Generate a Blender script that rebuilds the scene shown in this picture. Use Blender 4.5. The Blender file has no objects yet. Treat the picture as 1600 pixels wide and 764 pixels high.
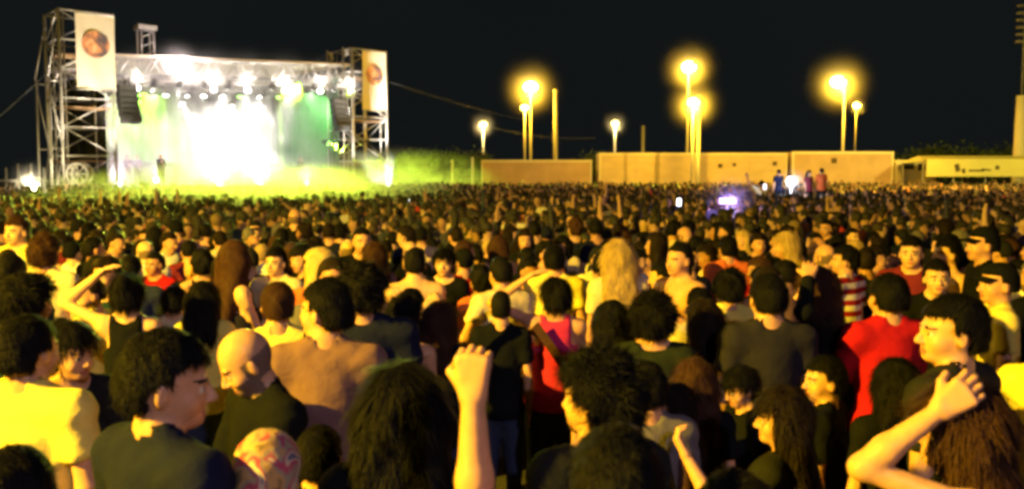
import bpy, math, random, time
import numpy as np
from mathutils import Vector, Matrix, Euler
T0 = time.time()
rnd = random.Random(7)
nrs = np.random.RandomState(11)
C = bpy.context.scene.collection
SC = bpy.context.scene
# ------------------------------------------------------------------ camera
F = 1386.0                      # focal length in pixels of the 1600 px wide frame
PITCH = math.atan((382 - 275) / F)
EYE = 2.35
def gz(y):                      # the ground falls away gently in front of the camera and rises again towards the stage
    f = lambda t: max(0.0, min(1.0, t)) ** 2 * (3 - 2 * max(0.0, min(1.0, t)))
    return .25 * (1 - f((y - 3.2) / 5.0)) + .20 * f((y - 30) / 12.0)
cd = bpy.data.cameras.new('camera'); cam = bpy.data.objects.new('camera', cd); C.objects.link(cam)
cam.location = (0, 0, EYE); cam.rotation_euler = (math.pi / 2 - PITCH, 0, 0)
cd.sensor_width = 36; cd.lens = 36 * F / 1600; cd.clip_start = 0.05; cd.clip_end = 2000
cd.dof.use_dof = True; cd.dof.focus_distance = 7.0; cd.dof.aperture_fstop = 4.0
SC.camera = cam
# ------------------------------------------------------------------ world: a dark, slightly green-grey night sky
W = bpy.data.worlds.new('World'); SC.world = W; W.use_nodes = True
nt = W.node_tree; bg = nt.nodes['Background']
tc = nt.nodes.new('ShaderNodeTexCoord'); nz = nt.nodes.new('ShaderNodeTexNoise'); nz.inputs['Scale'].default_value = 2.2
rp = nt.nodes.new('ShaderNodeValToRGB')
rp.color_ramp.elements[0].color = (.0055, .0070, .0072, 1); rp.color_ramp.elements[1].color = (.0085, .0105, .0102, 1)
nt.links.new(tc.outputs['Generated'], nz.inputs['Vector']); nt.links.new(nz.outputs['Fac'], rp.inputs['Fac'])
nt.links.new(rp.outputs['Color'], bg.inputs['Color']); bg.inputs['Strength'].default_value = .88
SC.view_settings.view_transform = 'Standard'; SC.view_settings.look = 'None'
SC.view_settings.exposure = 0.0; SC.view_settings.gamma = 1.0
cy = SC.cycles
cy.use_denoising = True
cy.max_bounces = 4; cy.diffuse_bounces = 2; cy.glossy_bounces = 2; cy.volume_bounces = 0; cy.transparent_max_bounces = 8
cy.volume_step_rate = 1.5; cy.volume_max_steps = 64
cy.use_light_tree = True
cy.pixel_filter_type = 'BLACKMAN_HARRIS'; cy.filter_width = 3.4
cy.sample_clamp_indirect = 4.0
SODIUM = (1.0, 0.62, 0.02)

def ray(px, py):
    d = Vector(((px - 800) / F, 1, (382 - py) / F))
    c, s = math.cos(PITCH), math.sin(PITCH)
    return Vector((d.x, d.y * c + d.z * s, -d.y * s + d.z * c))
def at(px, py, Y):
    r = ray(px, py); return Vector((0, 0, EYE)) + r * (Y / r.y)
def proj(x, y, z):
    z -= EYE; c, s = math.cos(PITCH), math.sin(PITCH)
    dy = y * c - z * s; dz = y * s + z * c
    return 800 + F * x / dy, 382 - F * dz / dy

# ------------------------------------------------------------------ helpers
def newobj(name, data, parent=None):
    o = bpy.data.objects.new(name, data); C.objects.link(o)
    if parent is not None: o.parent = parent
    return o
def tag(o, label=None, cat=None, group=None, kind=None):
    if label: o['label'] = label
    if cat: o['category'] = cat
    if group: o['group'] = group
    if kind: o['kind'] = kind
    return o
def empty(name, loc, rz=0.0, **k):
    o = newobj(name, None); o.location = loc; o.rotation_euler = (0, 0, rz); o.empty_display_size = .2
    return tag(o, **k)
def mesh_np(name, V, Fc, smooth=True):
    V = np.asarray(V, np.float32); Fc = np.asarray(Fc, np.int32)
    me = bpy.data.meshes.new(name); n, m = Fc.shape
    me.vertices.add(len(V)); me.vertices.foreach_set('co', V.ravel())
    me.loops.add(n * m); me.loops.foreach_set('vertex_index', Fc.ravel())
    me.polygons.add(n); me.polygons.foreach_set('loop_start', np.arange(0, n * m, m, dtype=np.int32))
    me.polygons.foreach_set('use_smooth', np.full(n, smooth, bool))
    me.update(calc_edges=True)
    return me
class MB:
    def __init__(s): s.v = []; s.f = []
    def box(s, c, d, rot=None):
        b = len(s.v); c = Vector(c)
        for z in (-.5, .5):
            for x, y in ((-.5, -.5), (.5, -.5), (.5, .5), (-.5, .5)):
                p = Vector((x * d[0], y * d[1], z * d[2]))
                if rot is not None: p = rot @ p
                s.v.append(p + c)
        s.f += [tuple(b + i for i in q) for q in ((0, 3, 2, 1), (4, 5, 6, 7), (0, 1, 5, 4), (1, 2, 6, 5), (2, 3, 7, 6), (3, 0, 4, 7))]
        return s
    def tube(s, a, b, r, r2=None, n=8):
        a, b = Vector(a), Vector(b); r2 = r if r2 is None else r2
        d = (b - a).normalized(); u = d.orthogonal().normalized(); w = d.cross(u); k = len(s.v)
        for p, q in ((a, r), (b, r2)):
            for i in range(n):
                t = 2 * math.pi * i / n; s.v.append(p + (u * math.cos(t) + w * math.sin(t)) * q)
        for i in range(n): s.f.append((k + i, k + (i + 1) % n, k + n + (i + 1) % n, k + n + i))
        s.f.append(tuple(k + i for i in range(n))[::-1]); s.f.append(tuple(k + n + i for i in range(n)))
        return s
    def quad(s, *p):
        k = len(s.v); s.v += [Vector(q) for q in p]; s.f.append(tuple(range(k, k + len(p)))); return s
    def ball(s, c, r, n=12, m=8, sc=(1, 1, 1)):
        k = len(s.v); c = Vector(c)
        for j in range(m + 1):
            ph = math.pi * j / m
            for i in range(n):
                t = 2 * math.pi * i / n
                s.v.append(c + Vector((math.sin(ph) * math.cos(t) * r * sc[0], math.sin(ph) * math.sin(t) * r * sc[1], math.cos(ph) * r * sc[2])))
        for j in range(m):
            for i in range(n):
                a, b = k + j * n + i, k + j * n + (i + 1) % n
                s.f.append((a, a + n, b + n, b))
        return s
    def mesh(s, name, smooth=False):
        me = bpy.data.meshes.new(name); me.from_pydata([tuple(p) for p in s.v], [], s.f)
        if smooth: me.polygons.foreach_set('use_smooth', [True] * len(me.polygons))
        me.update(); return me
    def build(s, name, mat, parent=None, smooth=False, **k):
        me = s.mesh(name, smooth); me.materials.append(mat); o = newobj(name, me, parent); return tag(o, **k)

# ------------------------------------------------------------------ materials
def mat(name, col, rough=.6, metal=0.0, bump=0.0, scale=30.0, var=.25, spec=.4, dist=.01, sheen=0, stretch=None, coords='Object'):
    m = bpy.data.materials.new(name); m.use_nodes = True; t = m.node_tree; p = t.nodes['Principled BSDF']
    p.inputs['Roughness'].default_value = rough; p.inputs['Metallic'].default_value = metal
    p.inputs['Specular IOR Level'].default_value = spec
    if sheen: p.inputs['Sheen Weight'].default_value = sheen
    co = t.nodes.new('ShaderNodeTexCoord'); mp = t.nodes.new('ShaderNodeMapping')
    if stretch: mp.inputs['Scale'].default_value = stretch
    n = t.nodes.new('ShaderNodeTexNoise'); n.inputs['Scale'].default_value = scale; n.inputs['Detail'].default_value = 4
    t.links.new(co.outputs[coords], mp.inputs['Vector']); t.links.new(mp.outputs['Vector'], n.inputs['Vector'])
    mx = t.nodes.new('ShaderNodeMix'); mx.data_type = 'RGBA'
    mx.inputs['A'].default_value = (*[c * (1 - var) for c in col], 1); mx.inputs['B'].default_value = (*[min(1, c * (1 + var)) for c in col], 1)
    t.links.new(n.outputs['Fac'], mx.inputs['Factor']); t.links.new(mx.outputs['Result'], p.inputs['Base Color'])
    if bump:
        b = t.nodes.new('ShaderNodeBump'); b.inputs['Strength'].default_value = bump; b.inputs['Distance'].default_value = dist
        t.links.new(n.outputs['Fac'], b.inputs['Height']); t.links.new(b.outputs['Normal'], p.inputs['Normal'])
    return m
def emis(name, col, s):
    m = bpy.data.materials.new(name); m.use_nodes = True; p = m.node_tree.nodes['Principled BSDF']
    p.inputs['Base Color'].default_value = (*col, 1); p.inputs['Emission Color'].default_value = (*col, 1)
    p.inputs['Emission Strength'].default_value = s
    return m
def cloth(name, col, **k): return mat('cloth_' + name, col, rough=.85, bump=.45, scale=14, var=.22, spec=.05, dist=.02, sheen=0, **k)
CL = {
 'black': cloth('black', (.006, .007, .010)), 'charcoal': cloth('charcoal', (.014, .015, .018)), 'navy': cloth('navy', (.010, .013, .040)),
 'dark grey': cloth('dark_grey', (.020, .019, .028)), 'white': cloth('white', (.78, .76, .7)), 'yellow': cloth('yellow', (.78, .66, .16)),
 'cream': cloth('cream', (.62, .52, .36)), 'red': cloth('red', (.38, .010, .020)), 'pink': cloth('pink', (.48, .028, .14)),
 'tan': cloth('tan', (.17, .098, .10)), 'brown': cloth('brown', (.055, .028, .022)), 'olive': cloth('olive', (.018, .024, .014)),
 'teal': cloth('teal', (.012, .035, .045)), 'grey': cloth('grey', (.12, .11, .13)), 'maroon': cloth('maroon', (.16, .02, .04)),
 'purple': cloth('purple', (.09, .04, .14)), 'orange': cloth('orange', (.62, .15, .05)), 'lime': cloth('lime', (.55, .62, .12)),
 'denim': cloth('denim', (.03, .04, .09)),
}
SK = {'light': mat('skin_light', (.64, .38, .25), rough=.46, bump=.30, scale=34, var=.22, spec=.35, dist=.004),
      'medium': mat('skin_medium', (.55, .30, .19), rough=.46, bump=.30, scale=34, var=.22, spec=.35, dist=.004),
      'tanned': mat('skin_tanned', (.42, .21, .13), rough=.46, bump=.30, scale=34, var=.22, spec=.35, dist=.004)}
def hairm(name, col): return mat('hair_' + name, col, rough=.50, bump=.7, scale=70, var=.55, spec=.045, dist=.006, stretch=(3, 3, .35))
HR = {'black': hairm('black', (.007, .007, .009)), 'dark brown': hairm('dark_brown', (.014, .010, .010)), 'brown': hairm('brown', (.045, .022, .016)),
      'blond': hairm('blond', (.48, .34, .15)), 'grey': hairm('grey', (.16, .15, .15))}
STUB = mat('stubble', (.17, .115, .095), rough=.75, bump=.5, scale=90, var=.35, spec=.1, dist=.002)
LIP = mat('lip', (.36, .12, .10), rough=.4, scale=40, var=.1)
EYEM = mat('eye_dark', (.03, .02, .015), rough=.15, scale=40, var=.1, spec=.6)
EYEW = mat('eye_white', (.6, .57, .52), rough=.2, scale=40, var=.05, spec=.6)

def striped():
    m = cloth('striped', (.7, .68, .6)); t = m.node_tree; p = t.nodes['Principled BSDF']
    co = t.nodes['Texture Coordinate']; w = t.nodes.new('ShaderNodeTexWave'); w.bands_direction = 'Z'; w.inputs['Scale'].default_value = 3.6
    w.inputs['Distortion'].default_value = .4; r = t.nodes.new('ShaderNodeValToRGB'); r.color_ramp.interpolation = 'CONSTANT'
    r.color_ramp.elements[0].color = (.30, .012, .02, 1); r.color_ramp.elements[1].position = .5; r.color_ramp.elements[1].color = (.78, .74, .66, 1)
    t.links.new(co.outputs['Object'], w.inputs['Vector']); t.links.new(w.outputs['Fac'], r.inputs['Fac']); t.links.new(r.outputs['Color'], p.inputs['Base Color'])
    return m
CL['striped'] = striped()
def scarfm():
    m = cloth('patterned', (.5, .4, .3)); t = m.node_tree; p = t.nodes['Principled BSDF']
    co = t.nodes['Texture Coordinate']; n = t.nodes.new('ShaderNodeTexNoise'); n.inputs['Scale'].default_value = 11; n.inputs['Detail'].default_value = 1.5
    n.inputs['Distortion'].default_value = 1.2
    r = t.nodes.new('ShaderNodeValToRGB'); r.color_ramp.interpolation = 'EASE'; e = r.color_ramp.elements
    e[0].position = .32; e[0].color = (.12, .10, .06, 1); e[1].position = .44; e[1].color = (.50, .30, .12, 1)
    for ps, c in ((.50, (.30, .26, .20, 1)), (.57, (.42, .05, .12, 1)), (.64, (.55, .48, .36, 1)), (.72, (.14, .12, .22, 1))):
        q = e.new(ps); q.color = c
    t.links.new(co.outputs['Object'], n.inputs['Vector']); t.links.new(n.outputs['Fac'], r.inputs['Fac']); t.links.new(r.outputs['Color'], p.inputs['Base Color'])
    return m
CL['patterned'] = scarfm()

# ------------------------------------------------------------------ signed-distance modelling on a rectilinear grid
def axis(lo, hi, h, ref=()):
    xs = [lo]; x = lo
    while x < hi:
        s = h
        for a, b, hf in ref:
            if a - hf <= x <= b: s = min(s, hf)
            elif x < a: s = min(s, max(hf, a - x))
        x += s; xs.append(x)
    return np.array(xs, np.float32)
class Field:
    def __init__(s, xs, ys, zs):
        s.ax = (xs, ys, zs); s.S = np.full((len(xs), len(ys), len(zs)), 1.0, np.float32)
        s.cell = max(float(np.diff(a).max()) for a in s.ax)
    def reg(s, lo, hi, m):
        sl = []
        for a, l, h in zip(s.ax, lo, hi):
            i = max(0, int(np.searchsorted(a, l - m)) - 1); j = min(len(a), int(np.searchsorted(a, h + m)) + 1)
            if j - i < 1: return None, None
            sl.append(slice(i, j))
        g = np.meshgrid(*[a[q] for a, q in zip(s.ax, sl)], indexing='ij', sparse=True)
        return tuple(sl), g
    def op(s, pr, k, off=0.0, sub=False):
        lo, hi = pr.bb(); m = .03 + k + abs(off) + s.cell
        sl, g = s.reg(lo, hi, m)
        if sl is None: return
        d = pr.d(*g) - off; a = s.S[sl]
        if sub:
            h = np.clip(.5 - .5 * (a + d) / k, 0, 1); s.S[sl] = a * (1 - h) - d * h + k * h * (1 - h)
        else:
            h = np.clip(.5 + .5 * (a - d) / k, 0, 1); s.S[sl] = a * (1 - h) + d * h - k * h * (1 - h)
    def cut(s, fn):                     # keep only where fn(x,y,z) <= 0
        g = np.meshgrid(*s.ax, indexing='ij', sparse=True); np.maximum(s.S, fn(*g), out=s.S)
    def mesh(s):
        S = s.S; ins = S < 0
        ins[0] = ins[-1] = False; ins[:, 0] = ins[:, -1] = False; ins[:, :, 0] = ins[:, :, -1] = False
        c = ins[:-1, :-1, :-1].astype(np.int8)
        tot = sum(ins[i:i + ins.shape[0] - 1, j:j + ins.shape[1] - 1, k:k + ins.shape[2] - 1].astype(np.int8) for i in (0, 1) for j in (0, 1) for k in (0, 1))
        act = (tot > 0) & (tot < 8); I = np.argwhere(act)
        if len(I) == 0: return np.zeros((0, 3), np.float32), np.zeros((0, 4), np.int32)
        idx = np.full(act.shape, -1, np.int32); idx[act] = np.arange(len(I))
        P = np.zeros((len(I), 3), np.float32); N = np.zeros(len(I), np.float32)
        Sc = np.where(ins, np.minimum(S, -1e-5), np.maximum(S, 1e-5))
        for d in range(3):
            o = [k for k in range(3) if k != d]
            for u in (0, 1):
                for v in (0, 1):
                    A = I.copy(); A[:, o[0]] += u; A[:, o[1]] += v; B = A.copy(); B[:, d] += 1
                    sa = Sc[A[:, 0], A[:, 1], A[:, 2]]; sb = Sc[B[:, 0], B[:, 1], B[:, 2]]
                    m = (sa < 0) != (sb < 0); t = sa[m] / (sa[m] - sb[m])
                    q = np.stack([s.ax[k][A[m, k]] for k in range(3)], 1)
                    q[:, d] += t * (s.ax[d][B[m, d]] - s.ax[d][A[m, d]])
                    P[m] += q; N[m] += 1
        P /= N[:, None]
        Q = []
        for d in range(3):
            o = [(d + 1) % 3, (d + 2) % 3]
            a = ins.take(range(0, ins.shape[d] - 1), axis=d); b = ins.take(range(1, ins.shape[d]), axis=d)
            E = np.argwhere(a != b)
            E = E[(E[:, o[0]] > 0) & (E[:, o[1]] > 0) & (E[:, o[0]] < ins.shape[o[0]] - 1) & (E[:, o[1]] < ins.shape[o[1]] - 1)]
            if not len(E): continue
            q = []
            for u, v in ((-1, -1), (0, -1), (0, 0), (-1, 0)):
                c4 = E.copy(); c4[:, o[0]] += u; c4[:, o[1]] += v; q.append(idx[c4[:, 0], c4[:, 1], c4[:, 2]])
            q = np.stack(q, 1); fl = ~ins[E[:, 0], E[:, 1], E[:, 2]]
            q[fl] = q[fl][:, ::-1]; Q.append(q)
        return P, np.concatenate(Q)
class Cap:                              # tapered capsule
    def __init__(s, a, b, r, r2=None, fl=None):
        s.a, s.b = np.array(a, np.float32), np.array(b, np.float32); s.r, s.r2 = r, r if r2 is None else r2
    def bb(s):
        m = max(s.r, s.r2); return np.minimum(s.a, s.b) - m, np.maximum(s.a, s.b) + m
    def d(s, x, y, z):
        ab = s.b - s.a; L = float(ab @ ab) + 1e-9
        px, py, pz = x - s.a[0], y - s.a[1], z - s.a[2]
        t = np.clip((px * ab[0] + py * ab[1] + pz * ab[2]) / L, 0, 1)
        return np.sqrt((px - t * ab[0]) ** 2 + (py - t * ab[1]) ** 2 + (pz - t * ab[2]) ** 2) - (s.r + (s.r2 - s.r) * t)
class Ell:                              # ellipsoid, optionally rotated by R (3x3, local->world)
    def __init__(s, c, r, R=None):
        s.c, s.r, s.R = np.array(c, np.float32), np.array(r, np.float32), (None if R is None else np.array(R, np.float32))
    def bb(s):
        m = s.r if s.R is None else np.abs(s.R) @ s.r
        return s.c - m, s.c + m
    def d(s, x, y, z):
        x, y, z = x - s.c[0], y - s.c[1], z - s.c[2]
        if s.R is not None:
            R = s.R; x, y, z = R[0, 0] * x + R[1, 0] * y + R[2, 0] * z, R[0, 1] * x + R[1, 1] * y + R[2, 1] * z, R[0, 2] * x + R[1, 2] * y + R[2, 2] * z
        k0 = np.sqrt((x / s.r[0]) ** 2 + (y / s.r[1]) ** 2 + (z / s.r[2]) ** 2)
        k1 = np.sqrt((x / s.r[0] ** 2) ** 2 + (y / s.r[1] ** 2) ** 2 + (z / s.r[2] ** 2) ** 2) + 1e-6
        return k0 * (k0 - 1) / k1
def nrm(v):
    v = np.array(v, float); return v / np.linalg.norm(v)

# arm poses: (upper arm direction, forearm direction, palm normal, finger curl) for the right side (x mirrored for the left)
ARM = {
 'down': ((.16, .0, -1), (.02, .28, -1), (-1, .1, 0), 25),
 'front': ((.12, .35, -.9), (-.55, .8, .1), (-.2, 0, -1), 35),
 'folded': ((.14, .3, -.9), (-.95, .45, .15), (0, -1, 0), 30),
 'clap': ((.2, .5, -.8), (-.55, .7, .55), (-.9, .2, .1), 12),
 'up': ((.28, .18, .95), (-.05, .1, 1), (0, 1, .1), 15),
 'fist': ((.35, .2, .8), (.0, .08, 1), (0, 1, 0), 95),
 'upout': ((.75, .2, .6), (.25, .15, 1), (0, 1, .1), 18),
 'hand_head': ((.75, .3, .35), (-.75, -.12, .62), (-.6, 0, -.8), 25),
 'camera': ((.30, .75, .25), (-.42, .3, .75), (-.5, .8, .1), 55),
 'shoulder': ((.8, .5, .05), (.6, .8, .05), (0, 0, -1), 35),
 'hip': ((.55, -.25, -.9), (-.45, .5, -.55), (-.6, 0, -.8), 40),
}
def hand_prims(w, d, n, curl, side):
    """palm of four metacarpals, four unequal two-joint fingers and a thumb that leaves the side of the palm"""
    d = nrm(d); n = nrm(np.array(n, float) - np.dot(n, d) * d); s = np.cross(n, d) * side; out = []
    def rot(v, a): return v * math.cos(a) + n * math.sin(a)          # bend towards the palm normal
    c = math.radians(curl)
    for i, (L1, L2, r) in enumerate(((.040, .036, .0088), (.045, .040, .0090), (.042, .038, .0088), (.033, .030, .0078))):
        o = (1.5 - i) * .0205; kb = w + d * (.088 - abs(i - 1.2) * .004) + s * o; m0 = w + d * .01 + s * o * .55
        out.append((Cap(m0, kb, .015, .0125), .014))
        sp = nrm(d + s * (1.5 - i) * .07); d1 = nrm(rot(sp, c * .75)); t1 = kb + d1 * L1
        nn = nrm(n - np.dot(n, d1) * d1); d2 = nrm(d1 * math.cos(c) + nn * math.sin(c)); t2 = t1 + d2 * L2
        out.append((Cap(kb, t1, r + .001, r), .004)); out.append((Cap(t1, t2, r, r - .0015), .003))
    tb = w + d * .028 + s * .026; t1 = tb + nrm(d * .75 + s * .7 + n * .35) * .042
    t2 = t1 + nrm(d * .85 + s * (.25 if curl < 60 else -.5) + n * (.25 + curl / 90)) * .034
    out.append((Cap(tb - d * .01 - s * .01, t1, .015, .0115), .010)); out.append((Cap(t1, t2, .0112, .009), .004))
    return out

def make_person(key, sex='m', pose=('down', 'down'), yaw=0, pitch=0, roll=0, top='tee', hair='short', fine=1.0, fingers=True, seed=0, arms=None, lean=0, head_only=False, strands=None):
    """Builds body / hair / shirt / trousers meshes for one figure 1.75 m tall, feet at the origin, facing +Y."""
    R = random.Random(seed); fem = sex == 'f'
    sh = .150 if fem else .172; ch = .92 if fem else 1.0; hipw = 1.04 if fem else 1.0
    zs = 1.425
    HX = np.array(Euler((math.radians(-pitch), math.radians(roll), math.radians(yaw)), 'ZYX').to_matrix()) if False else np.array((Matrix.Rotation(math.radians(yaw), 3, 'Z') @ Matrix.Rotation(math.radians(pitch), 3, 'X') @ Matrix.Rotation(math.radians(roll), 3, 'Y')))
    H0 = np.array((0, .012, 1.522))
    hp = lambda x, y, z: H0 + HX @ np.array((x, y, z))
    J = {}
    limbs = []; hands = []; hb = []
    for side, nm in ((1, pose[1]), (-1, pose[0])):
        u, f, n, curl = (arms[0 if side < 0 else 1] if arms else ARM[nm])
        mx = np.array((side, 1, 1))
        S = np.array((side * sh, -.005, zs)); u = nrm(np.array(u) * mx); f = nrm(np.array(f) * mx); n = np.array(n) * mx
        if u[2] > 0: S = S + np.array((-.01 * side, 0, .035))
        E = S + u * .285; Wr = E + f * .245
        limbs.append((S, E, Wr, u, f)); hh = hand_prims(Wr, f, n, curl, side); hands.append(hh)
        lo = np.min([p.bb()[0] for p, k in hh], 0); hi = np.max([p.bb()[1] for p, k in hh], 0); hb.append((lo, hi))
    torso = [(Cap((-sh + .02, 0, zs - .005), (sh - .02, 0, zs - .005), .058), .05),
             (Ell((0, .005, 1.29), (.148 * ch, .104, .19)), .06), (Ell((0, 0, 1.12), (.138 * ch, .098, .17)), .06),
             (Ell((0, -.005, .94), (.162 * hipw, .118, .135)), .06)]
    if fem: torso += [(Ell((s * .072, .085, 1.265), (.06, .05, .06)), .03) for s in (-1, 1)]
    trap = [(Cap((s * .11, -.015, 1.445), (s * .025, -.012, 1.525), .034, .03), .05) for s in (-1, 1)]
    neck = [(Cap((0, -.012, 1.43), H0 + HX @ np.array((0, -.012, .035)), .056 if not fem else .048, .052 if not fem else .044), .03)]
    e = HX
    head = [(Ell(hp(0, -.012, .125), (.077, .096, .098), e), .02), (Ell(hp(0, .030, .060), (.057, .060, .066), e), .03),
            (Ell(hp(0, .066, .018), (.026, .022, .018), e), .02), (Ell(hp(.038, .052, .068), (.022, .026, .024), e), .02), (Ell(hp(-.038, .052, .068), (.022, .026, .024), e), .02),
            (Cap(hp(-.03, .077, .117), hp(.03, .077, .117), .0125), .012)]
    nose = [(Cap(hp(0, .086, .108), hp(0, .106, .073), .007, .0115), .010), (Ell(hp(.011, .096, .068), (.008, .010, .007), e), .006), (Ell(hp(-.011, .096, .068), (.008, .010, .007), e), .006)]
    lips = [(Cap(hp(-.018, .081, .043), hp(.018, .081, .043), .0078), .006), (Cap(hp(-.014, .082, .032), hp(.014, .082, .032), .0085), .006)]
    ears = [(Ell(hp(s * .078, -.004, .088), (.008, .017, .029), np.array(HX @ np.array(Matrix.Rotation(s * .35, 3, 'Z')))), .008) for s in (-1, 1)]
    legs = []
    for s in (-1, 1):
        legs += [(Cap((s * .088, 0, .90), (s * .10, .015, .50), .088 * hipw, .058), .05), (Cap((s * .10, .015, .50), (s * .11, -.02, .09), .056, .038), .03),
                 (Cap((s * .11, -.045, .045), (s * .12, .14, .03), .042, .030), .03)]
    hair_on = hair not in ('bald',)
    h = .030 / fine; hf = .0085 / fine
    B = limbs[0][0]
    pts = np.array([p for L in limbs for p in L[:3]] + [q for b in hb for q in b])
    lo = np.minimum(pts.min(0) - .07, (-.26, -.17, 0)); hi = np.maximum(pts.max(0) + .07, (.26, .20, 1.80))
    lo[2] = -.03
    hc = H0 + HX @ np.array((0, .01, .10))
    refx = [(hc[0] - .11, hc[0] + .11, hf)]; refy = [(hc[1] - .125, hc[1] + .14, hf)]; refz = [(1.50, 1.79, hf)]
    if fingers:
        for (a, b), (S, E, Wr, u, f) in zip(hb, limbs):
            if Wr[2] > 1.15:
                q = .0075 / fine
                refx.append((a[0], b[0], q)); refy.append((a[1], b[1], q)); refz.append((a[2], b[2], q))
    fld = Field(axis(lo[0], hi[0], h, refx), axis(lo[1], hi[1], h, refy), axis(lo[2], hi[2], h * 1.3, refz + [(1.0, 1.5, h)]))
    under = -.014 if top != 'none' else 0.0
    for p, k in torso: fld.op(p, k, under)
    for p, k in legs: fld.op(p, k, -.012)
    for p, k in trap + neck: fld.op(p, k)
    for (S, E, Wr, u, f) in limbs:
        q = .88 if fem else 1.0
        fld.op(Ell(S, (.056 * q, .055, .058)), .04, under * .5); fld.op(Cap(S, E, .052 * q, .040 * q), .03, under * .4)
        m = E + f * .08; fld.op(Cap(E, m, .040 * q, .041 * q), .02); fld.op(Cap(m, Wr, .041 * q, .026 * q), .02)
    for hh in hands:
        for p, k in hh: fld.op(p, k)
    for p, k in head: fld.op(p, k)
    for s in (-1, 1): fld.op(Ell(hp(s * .031, .099, .098), (.017, .016, .012), e), .010, sub=True)
    for s in (-1, 1): fld.op(Ell(hp(s * .031, .074, .098), (.0135, .0135, .0125), e), .003)
    for p, k in nose + lips + ears: fld.op(p, k)
    fld.op(Cap(hp(-.02, .092, .0385), hp(.02, .092, .0385), .0022), .003, sub=True)
    V, Q = fld.mesh()
    out = {}
    me = mesh_np(key + '_body', V, Q)
    # material regions of the face: 0 skin, 1 brow, 2 lips, 3 iris
    cen = V[Q].mean(1) - H0; L = cen @ HX
    mi = np.zeros(len(Q), np.int32); fr = (L[:, 1] > .05) & (L[:, 1] < .125) & (np.abs(L[:, 0]) < .06) & (L[:, 2] > 0) & (L[:, 2] < .2)
    mi[fr & (np.abs(np.abs(L[:, 0]) - .031) < .019) & (np.abs(L[:, 2] - .121 + .1 * (np.abs(L[:, 0]) - .031) ** 1) < .0036)] = 1
    mi[fr & (np.abs(L[:, 0]) < .024) & (np.abs(L[:, 2] - .0385) < .0125 - .25 * np.abs(L[:, 0])) & (L[:, 1] > .07)] = 2
    er = np.sqrt((np.abs(L[:, 0]) - .031) ** 2 + (L[:, 2] - .098) ** 2)
    mi[fr & (er < .0125) & (np.abs(L[:, 2] - .098) < .0075) & (L[:, 1] > .066)] = 4
    mi[fr & (er < .0068) & (L[:, 1] > .066)] = 3
    if sex == 'm' and (seed % 3 == 0 or hair == 'bald'):
        bd = (L[:, 2] < .062) & (L[:, 2] > -.02) & (L[:, 1] > -.005) & (np.abs(L[:, 0]) < .075) & (L[:, 1] < .1) & ((L[:, 2] < .03) | (np.abs(L[:, 0]) > .03)) & (mi == 0)
        if hair == 'bald': bd |= (L[:, 2] < .125 - .25 * np.maximum(0, L[:, 1])) & (L[:, 2] > .035) & (L[:, 1] < .03) & (np.abs(L[:, 0]) < .0785) & (L[:, 1] > -.12) & (mi == 0)
        mi[bd] = 5
    for m_ in (SK['medium'], HR['black'], LIP, EYEM, EYEW, STUB): me.materials.append(m_)
    me.polygons.foreach_set('material_index', mi)
    out['body'] = me
    # ---- hair
    HN = lambda x, y, z, a: a * (np.sin(x * 61 + seed) * np.sin(y * 53 + z * 31) + .6 * np.sin(x * 117 + z * 93 + seed * 2) * np.sin(y * 131))
    if hair_on:
        hx = [(-.16, .16)] ; zlo = 1.45 if hair in ('short', 'crop', 'curly', 'cap', 'scarf', 'bun') else 1.0
        hs = .0125 / fine
        f2 = Field(axis(hc[0] - .2, hc[0] + .2, hs), axis(hc[1] - .24, hc[1] + .2, hs), axis(zlo, 1.83, hs))
        th = {'short': .009, 'crop': .005, 'curly': .024, 'cap': .014, 'scarf': .018, 'bun': .016, 'long': .024, 'mid': .026, 'pony': .014}[hair]
        f2.op(Ell(hp(0, -.014, .128), (.077 + th, .096 + th, .097 + th), e), .01)
        if hair in ('short', 'crop', 'curly', 'cap', 'bun', 'pony', 'scarf'):
            f2.op(Ell(hp(0, -.05, .075), (.066 + th * .6, .058 + th * .7, .075), e), .03)
        if hair in ('long', 'mid'):
            L_ = .26 if hair == 'long' else .12
            back = hp(0, -.06, .09); end = np.array((back[0] * .6, min(back[1] - .05, -.13), 1.52 - L_))
            for s in (-1, 0, 1):
                ex = np.array((s * .075, .02 * abs(s), 0)); a_ = hp(s * .055, -.045, .10)
                f2.op(Cap(a_, end + ex, .062, .042), .04)
            for s in (-1, 1):
                f2.op(Cap(hp(s * .078, -.005, .11), np.array((s * .10, -.01, 1.50 - L_ * .7)), .028, .022), .03)
        if hair == 'pony':
            b0 = hp(0, -.10, .14); f2.op(Ell(b0, (.03, .03, .03)), .02); f2.op(Cap(b0, b0 + np.array((0, -.05, -.20)), .034, .018), .02)
        if hair == 'bun': f2.op(Ell(hp(0, -.09, .20), (.042, .042, .038)), .015)
        g = np.meshgrid(*f2.ax, indexing='ij', sparse=True)
        x, y, z = g[0] - H0[0], g[1] - H0[1], g[2] - H0[2]
        lx = x * HX[0, 0] + y * HX[1, 0] + z * HX[2, 0]; ly = x * HX[0, 1] + y * HX[1, 1] + z * HX[2, 1]; lz = x * HX[0, 2] + y * HX[1, 2] + z * HX[2, 2]
        amp = {'curly': .010, 'short': .0032, 'crop': .0015, 'cap': 0.0005, 'scarf': .002, 'bun': .003, 'long': .004, 'mid': .005, 'pony': .003}[hair]
        f2.S += HN(g[0], g[1], g[2], amp)
        hl = .165 if hair not in ('long', 'mid', 'pony') else .158    # hairline
        if hair == 'scarf': hl = .135
        face = np.maximum(ly - .030 * 0 - (.032 if hair in ('long', 'mid') else .022), 0) * 0
        # face opening: in front of the ears and below the hairline
        open_ = np.minimum(ly - (.018 if hair not in ('long', 'mid') else .03), hl - lz + .25 * np.minimum(0, ly - .05))
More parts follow.
